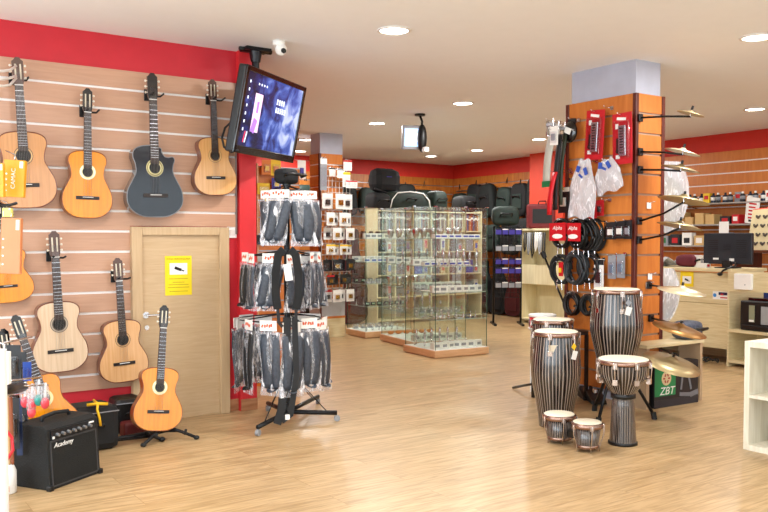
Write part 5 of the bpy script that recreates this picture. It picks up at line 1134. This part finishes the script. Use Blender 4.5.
MB().box((-.18,.008,.17),(.06,.006,.17)).build('status_panel', mat('panel_olive', '8a8f74', .4), t); MB().box((-.18,.004,.10),(.05,.006,.02)).build('white_label', PAPER, t); MB().box((.0,.008,.16),(.16,.006,.18)).build('grey_plate', mat('plate_grey', '9b9fa0', .4), t); MB().box((0,-.005,.03),(.56,.03,.05)).build('paper_tray', BLACK, t, bev=.004)
tag(MB().tube([V(p) for p in ((7.70, 4.50, .58), (7.64, 4.47, .56), (7.63, 4.50, .42), (7.66, 4.53, .30), (7.70, 4.56, .12))], .011).build('white_cable', GYC), 'grey cable curving down in front of the black printer', 'cable')
# cables under the counter
for i in range(4):
    c = V((7.72-.0*i, 5.25+.14*i, .012)); tag(MB().tube([c+V((.06*cos(a*1.0)*(1+.2*sin(3*a)), .10*sin(a), .012+.03*abs(sin(2*a)))) for a in [2*pi*k/20 for k in range(20)]], .008, 5, True).build('floor_cable', RUBBER), 'black cable heap under the counter, %s' % nth(3-i, 4), 'cable', 'cables under the counter')
t = thing('blue_carton', 'deep blue carton standing behind the printer unit', 'box', (9.3, onX(762, 283, 9.3).y, .0)); MB().box((0, 0, .45), (.3, .5, .9)).build('carton', mat('deep_blue', '173a8c', .5), t, bev=.004)
# ------------------------------------------------------------------ shelves behind the counter
SHX = 9.70; sy0, sy1 = 3.8, 8.6
for nm, z in (('highest', 1.79), ('middle', 1.51), ('lowest', 1.23)):
    t = thing('wall_shelf', '%s long shelf on the slatwall behind the counter' % nm, 'shelf', (SHX, (sy0+sy1)/2, z)); MB().bx(0, -(sy1-sy0)/2, -.02, .27, (sy1-sy0)/2, 0).build('board', clear('acrylic', (.9,.93,.9), .2, .1, (.8,.82,.8)) if nm == 'x' else mat('grey_shelf_board', '9b9690', .4), t, bev=.003)
    for yy in (-1.6, -.4, .8, 2.0): MB().tube([(.28, yy, -.06), (.1, yy, -.035), (.02, yy, -.022)], .008).build('bracket', CHROME, t)
t = thing('paper_note', 'white paper note hanging from the middle wall shelf just above the monitor', 'paper', (SHX-.002, onX(724, 228, SHX).y, 1.32)); MB().bx(-.001, -.07, 0, .001, .07, .22).build('sheet', PAPER, t)
bt = {}
for i in range(36):
    y = 8.3-.088*i
    lb = 'small %s on the highest wall shelf behind the counter, %s' % ('box' if i % 5 == 3 else 'dark bottle', 'number %d from the far end' % (i+1))
    lb = 'small %s on the highest shelf behind the counter, %s of the %s run' % ('carton' if i % 5 in (3,) else 'dark bottle', ORD[i % 12], ('far', 'middle', 'near')[min(2, i//12)])
    if i % 5 == 3:
        k_ = 'c%d' % (i % 3)
        if k_ not in bt:
            t = thing('small_carton', '', 'box'); MB().bx(-.0,-.045,0,.07,.045,.13).build('carton', [YLC, WHT, GYC][i % 3], t); MB().bx(-.002,-.03,.05,0,.03,.1).build('print', RDC, t); bt[k_] = t; o = t
        else: o = copy_tree(bt[k_])
    else:
        k_ = 'b%d' % (i % 2)
        if k_ not in bt:
            t = thing('care_bottle', '', 'bottle'); MB().lathe([(.032,0),(.034,.01),(.034,.09),(.014,.105)], n=14).build('flask', [BKC, mat('dark_blue_bottle','1b2740',.3)][i % 2], t); MB().cyl((0,0,.105),(0,0,.13),.014).build('cap', BKC if i % 2 else PAPER, t); MB().lathe([(.0345,.03),(.0345,.075)], n=14).build('wrap_label', [GYC, WHT][i % 2], t); bt[k_] = t; o = t
        else: o = copy_tree(bt[k_])
    o.location = (SHX+.06+.03*(i % 2), y, 1.7905); o['label'] = lb; o['group'] = 'goods on the highest shelf behind the counter'
mids = [(8.3,.10,.12,WHT,GYC),(8.1,.12,.09,WHT,BKC),(7.85,.16,.14,GYC,WHT),(7.55,.20,.12,WHT,GYC),(7.3,.12,.10,BKC,WHT),(7.12,.13,.17,TANC,None),(6.96,.12,.10,TANC,None),(6.80,.13,.15,TANC,None),(6.64,.13,.13,TANC,None),(6.42,.14,.10,BKC,RDC),(6.27,.1,.12,RDC,WHT)]
for i, (y, w_, h_, m, m2) in enumerate(mids):
    t = thing('carton', '%s carton on the middle shelf behind the counter, %s' % ({TANC: 'plain tan', WHT: 'white', GYC: 'grey', BKC: 'black', RDC: 'red'}[m], nth(i, len(mids))), 'box', (SHX+.03, y, 1.5105)); MB().bx(0,-w_/2,0,.18,w_/2,h_).build('carton', m, t, bev=.003)
    if m2: MB().bx(-.002,-w_*.3,h_*.3,0,w_*.3,h_*.75).build('print', m2, t)
t = thing('leaflet', 'tall white leaflet with red and black writing on the middle shelf', 'leaflet', (SHX+.03, 6.05, 1.5105), rot=(.15, -.1, 0)); MB().bx(0,-.09,0,.006,.09,.33).build('sheet', WHT, t); q = MB()
for k in range(5): q.bx(-.002,-.05+.01*(k % 2),.06+.045*k,0,.05,.08+.045*k)
q.build('writing', RDC, t); MB().bx(-.002,-.05,.02,0,.04,.045).build('black_writing', BKC, t)
for i in range(13):
    y = 8.5-.19*i; m = [WHT, GYC, BKC, WHT, TANC][i % 5]; t = thing('accessory_pack', 'small mixed pack on the lowest shelf behind the counter, %s' % nth(i, 13), 'package', (SHX+.02, y, 1.2305), group='packs on the lowest shelf'); MB().bx(0,-.075,0,.1,.075,.13+.02*(i % 3)).build('carton', m, t, bev=.003); MB().bx(-.002,-.045,.03,0,.045,.10).build('print', [BKC, WHT, GRC, RDC][i % 4], t)
p = at(762, 237, 8.9); t = thing('patterned_bag', 'cream bag with a dark leaf pattern standing at the right behind the counter', 'bag', (8.75, onX(765, 240, 8.75).y, 1.19), -pi/2)
MB().prism([(-.19,0),(.22,0),(.22,.47),(-.13,.45)],-.04,.04).build('body', mat('cream_print_fabric', 'd2c49a', .6), t, bev=.01); q = MB()
for r_ in range(4):
    for k in range(4): q.ell((-.10+.085*k+.03*(r_ % 2), -.042, .07+.10*r_), (.028,.003,.016), 8, 5, (0, .8, 0)); q.ell((-.075+.085*k+.03*(r_ % 2), -.042, .075+.10*r_), (.022,.003,.012), 8, 5, (0, -.8, 0))
q.build('leaf_print', mat('leaf_dark', '4a4238', .6), t); MB().tube([(-.14,-.01,.45),(-.1,-.02,.455),(.2,-.01,.472)], .008).build('red_trim', RDC, t)
t = thing('side_desk', 'dark cherry side desk behind the counter under the patterned bag', 'desk', (8.75, onX(765, 240, 8.75).y-.2, 0)); MB().bx(-.25,-.6,1.16,.3,.45,1.189).build('top', mat('dark_desk', '5a2a16', .4), t, bev=.003); MB().bx(-.2,-.58,0,.28,-.55,1.16).build('side_panel', EDGEW, t); MB().bx(-.2,.40,0,.28,.43,1.16).build('side_panel', EDGEW, t)
# ------------------------------------------------------------------ white cube shelf at the right foreground
sp_ = onZ(743, 449)
t = thing('cube_shelf', 'whitewashed open cube shelf at the right edge of the foreground', 'shelf unit', (sp_.x, sp_.y, 0), 0)
ch = .675; cw_ = .80; cd_ = .38
MB().bx(0, -.035, 0, cd_, 0, ch).build('side_panel', PALEW, t, bev=.002); MB().bx(0, -cw_, 0, cd_, -cw_+.035, ch).build('side_panel', PALEW, t, bev=.002); MB().bx(0, -cw_+.035, ch-.035, cd_, -.035, ch).build('top_board', PALEW, t); MB().bx(0, -cw_+.035, 0, cd_, -.035, .035).build('bottom_board', PALEW, t); MB().bx(0.004, -cw_+.035, .325, cd_, -.035, .345).build('shelf', PALEW, t); MB().bx(.004, -cw_/2-.01, .345, cd_, -cw_/2+.01, ch-.035).bx(.004, -cw_/2-.01, .035, cd_, -cw_/2+.01, .325).build('divider', PALEW, t); MB().bx(cd_, -cw_, 0, cd_+.008, 0, ch).build('back_panel', PALEW, t)
t = thing('tin_can', 'small olive tin in the lower compartment of the whitewashed cube shelf', 'tin', (sp_.x+.06, sp_.y-.20, .0355)); MB().lathe([(.035,0),(.037,.004),(.037,.09),(.03,.10),(.001,.10)], n=20).build('can', mat('olive_tin', '7d7a52', .4, .3), t); MB().lathe([(.0375,.02),(.0375,.07)], n=20).build('wrap', BKC, t)
t = thing('black_shaker', 'black shaker with a chrome top on the whitewashed cube shelf', 'shaker', (sp_.x+.16, sp_.y-.24, ch+.0005)); MB().lathe([(.02,0),(.022,.1),(.018,.14)], n=16).build('body', BLACK, t); MB().ell((0,0,.15),(.019,.019,.02)).build('top', CHROME, t)
# ------------------------------------------------------------------ accessory rack at the left edge
t = thing('accessory_rack', 'white wire accessory rack at the extreme left of the foreground', 'display stand', (0,0,0))
rb = onZ(3, 520); rb = at(2, 430, 3.35)
t.location = (rb.x, rb.y, 0)
MB().cyl((0,0,.02),(0,0,.86),.022,n=16).build('post', WHITE, t); MB().lathe([(.2,0),(.2,.015),(.03,.03)], n=28).build('base', BLACK, t)
def loc_of(x, y, tt): p = at(x, y, tt); return p-t.location
a = loc_of(-4, 391, 3.6); b = loc_of(24, 387, 4.0); MB().tube([a, b], .022).build('lower_bar', BLACK, t)
for k, (x0, y0, x1, y1, d0, d1) in enumerate(((0,382,42,377,3.7,4.2),(0,396,24,393,3.6,4.0),(18,386,48,385,3.9,4.15),(-2,344,32,337,3.7,4.3))): MB().tube([loc_of(x0,y0,d0), loc_of(x1,y1,d1)], .0045).build('wire_hook', CHROME, t)
PNK = mat('pink_shaker', 'd8404e', .3, coat=.4); TEAL = mat('teal_shaker', '2a8f84', .3, coat=.4)
for i, (x, y, m, nm) in enumerate(((25,400,PNK,'pink red egg maraca at the left end of the row on the wire hook'),(32,402,PNK,'pink red egg maraca, second in the row on the wire hook'),(38.5,398,TEAL,'teal egg maraca between the pink red ones'),(45,401,PNK,'pink red egg maraca at the right end of the row'),(31.5,410,PNK,'lower pink red egg maraca hanging below the row'))):
    p = at(x, y, 4.1); tt = thing('maraca', nm, 'maraca', p); MB().ell((0,0,-.01),(.021,.021,.030)).build('egg', m, tt); MB().cyl((0,0,.015),(.004,0,.09),.007,.005).build('handle', WHITE, tt); MB().ell((0,0,.03),(.024,.02,.062)).build('clear_sleeve', FILM, tt)
def lpack(lb, x0, y0, x1, y1, tt, m, m2=None, d=.03, word=None, lean=0):
    a = at(x0, y0, tt); b = at(x1, y0, tt); c_ = at(x0, y1, tt); w_ = (b-a).length; h_ = (a-c_).length; mid = (a+b)/2
    tt_ = thing('boxed_strings', lb, 'package', mid, rot=(0, lean, -(pi/2-YAW)+.0)); tt_.rotation_euler = (0, lean, YAW-pi/2)
    MB().box((0, d/2, -h_/2), (w_, d, h_)).build('box', m, tt_, bev=.003)
    if word: text(word, w_*.28, PAPER, tt_, (-.002, -.001, -h_*.5), (pi/2, -pi/2, 0), ext=.0006)
    q = MB()
    for k in range(4): q.box((-w_*.36, -.001, -h_*(.38+.15*k)), (w_*.08, .001, w_*.08), (0, .785, 0))
    q.build('star_print', PAPER, tt_); q = MB(); q.box((w_*.34, -.001, -h_*.12), (w_*.16, .001, h_*.18)); q.build('corner_print', PAPER, tt_)
    MB().tube([(0, 0, 0), (0, .01, .03), (-.06, .02, .05)], .003).build('hanger_wire', CHROME, tt_)
    return tt_
YB = mat('warm_yellow_box', 'dd9a18', .45); PB = mat('peach_box', 'cf8050', .45)
lpack('yellow box with white lettering hung over the large cedar guitar', 4, 160, 25, 197, 4.6, YB, word='CAMAC', lean=.06)
lpack('yellow box cut by the left edge of the picture, behind its twin', -8, 163, 3, 197, 4.5, YB)
lpack('peach coloured box hung above the small orange guitar', 1, 218, 21, 274, 4.6, PB, lean=.04)
lpack('small pale yellow tag box between the yellow and the peach boxes', 2, 208, 11, 217, 4.6, mat('pale_yellow_tag', 'e4dc70', .5))
lpack('white card pack with red print near the white post', 0, 352, 8, 385, 3.5, WHT)
p = at(-2, 206, 4.6); tag(MB().tube([p, at(10, 205, 4.6), at(17, 203, 4.6)], .008).build('wire_bracket', BLACK), 'black bracket between the yellow box and the small tag at the left edge', 'bracket')
for i, (y, yy) in enumerate(((71,66),(79,76),(86,78))):
    tag(MB().tube([at(-6, y, 4.8), at(4, y, 4.9), at(10, y-1, 5.0), at(16, yy, 5.1)], .008).build('white_hook', WHITE), 'white wire hook reaching in from the left edge, %s' % ('uppermost','middle one','lowest')[i], 'hook')
# clear bags, blue pouch, drumsticks
for i, (x, y, w_, h_, tt_, m, lb) in enumerate(((14,345,.07,.19,4.3,BKC,'clear bag with a dark jack cable hanging beside the white post'),(20,352,.07,.2,4.5,BKC,'second clear bag with dark contents right of the first'),(27,362,.045,.10,4.4,BLUC,'bright blue pouch hanging left of the orange guitar neck'),(14,398,.05,.26,4.2,BKC,'black packed sleeve hanging below the lower bar'),(19,398,.03,.3,4.3,mat('navy_sleeve','1c2a4c',.5),'dark blue packed sleeve hanging below the lower bar'),(24,398,.035,.28,4.4,BKC,'thin black sleeve nearest the amplifier'))):
    p = at(x, y, tt_); pack(lb, p, YAW-pi/2, w_, h_, m, FILM, art=m, d=.025)
for i, (x, m) in enumerate(((3.5, mat('hickory_brown','8a4a2c',.4)),(7.5, mat('hickory_tan','c09a6a',.4)),(10.5, mat('hickory_brown','8a4a2c',.4)))):
    a = at(x, 397, 3.9); tt_ = thing('drumstick', 'brown drumstick hanging point down at the left edge, %s' % nth(i, 3), 'drumstick', a, group='drumsticks at the left edge'); MB().cyl((0,0,0),(.004,0,-.30),.009,.008,n=10).build('shaft', m, tt_); MB().ell((.004,0,-.31),(.008,.008,.014),8,6).build('tip', m, tt_)
p = onZ(11, 487); t = thing('spray_bottle', 'white plastic bottle with an orange cap lying near the left edge', 'bottle', at(9, 492, 3.62)); t.location.z = 0.0
t.location = onZ(9, 493)
MB().lathe([(.03,0),(.038,.006),(.038,.115),(.028,.14),(.014,.15)], n=20).build('flask', PAPER, t); MB().cyl((0,0,.15),(0,0,.175),.014).build('neck', PAPER, t); MB().box((-.02,-.037,.03),(.03,.006,.03)).build('label', ORC, t)
tag(MB().tube([at(-4, 468, 3.6), at(6, 462, 3.6), at(13, 450, 3.6), at(12, 438, 3.65), at(6, 430, 3.7)], .007).build('red_cable', mat('red_cable', 'c01420', .4)), 'red cable looping beside the white bottle at the left edge', 'cable')
t = thing('foot_board', 'black slanted foot panel at the lower left corner', 'board', (0,0,0)); a = onZ(18, 512); a = at(-2, 540, 3.0)
p0 = onZ(14, 520); t.location = p0-V((.25, 0, 0)); MB().bx(-.25,0,0,.18,.34,.06).build('board', BLACK, t, bev=.01)
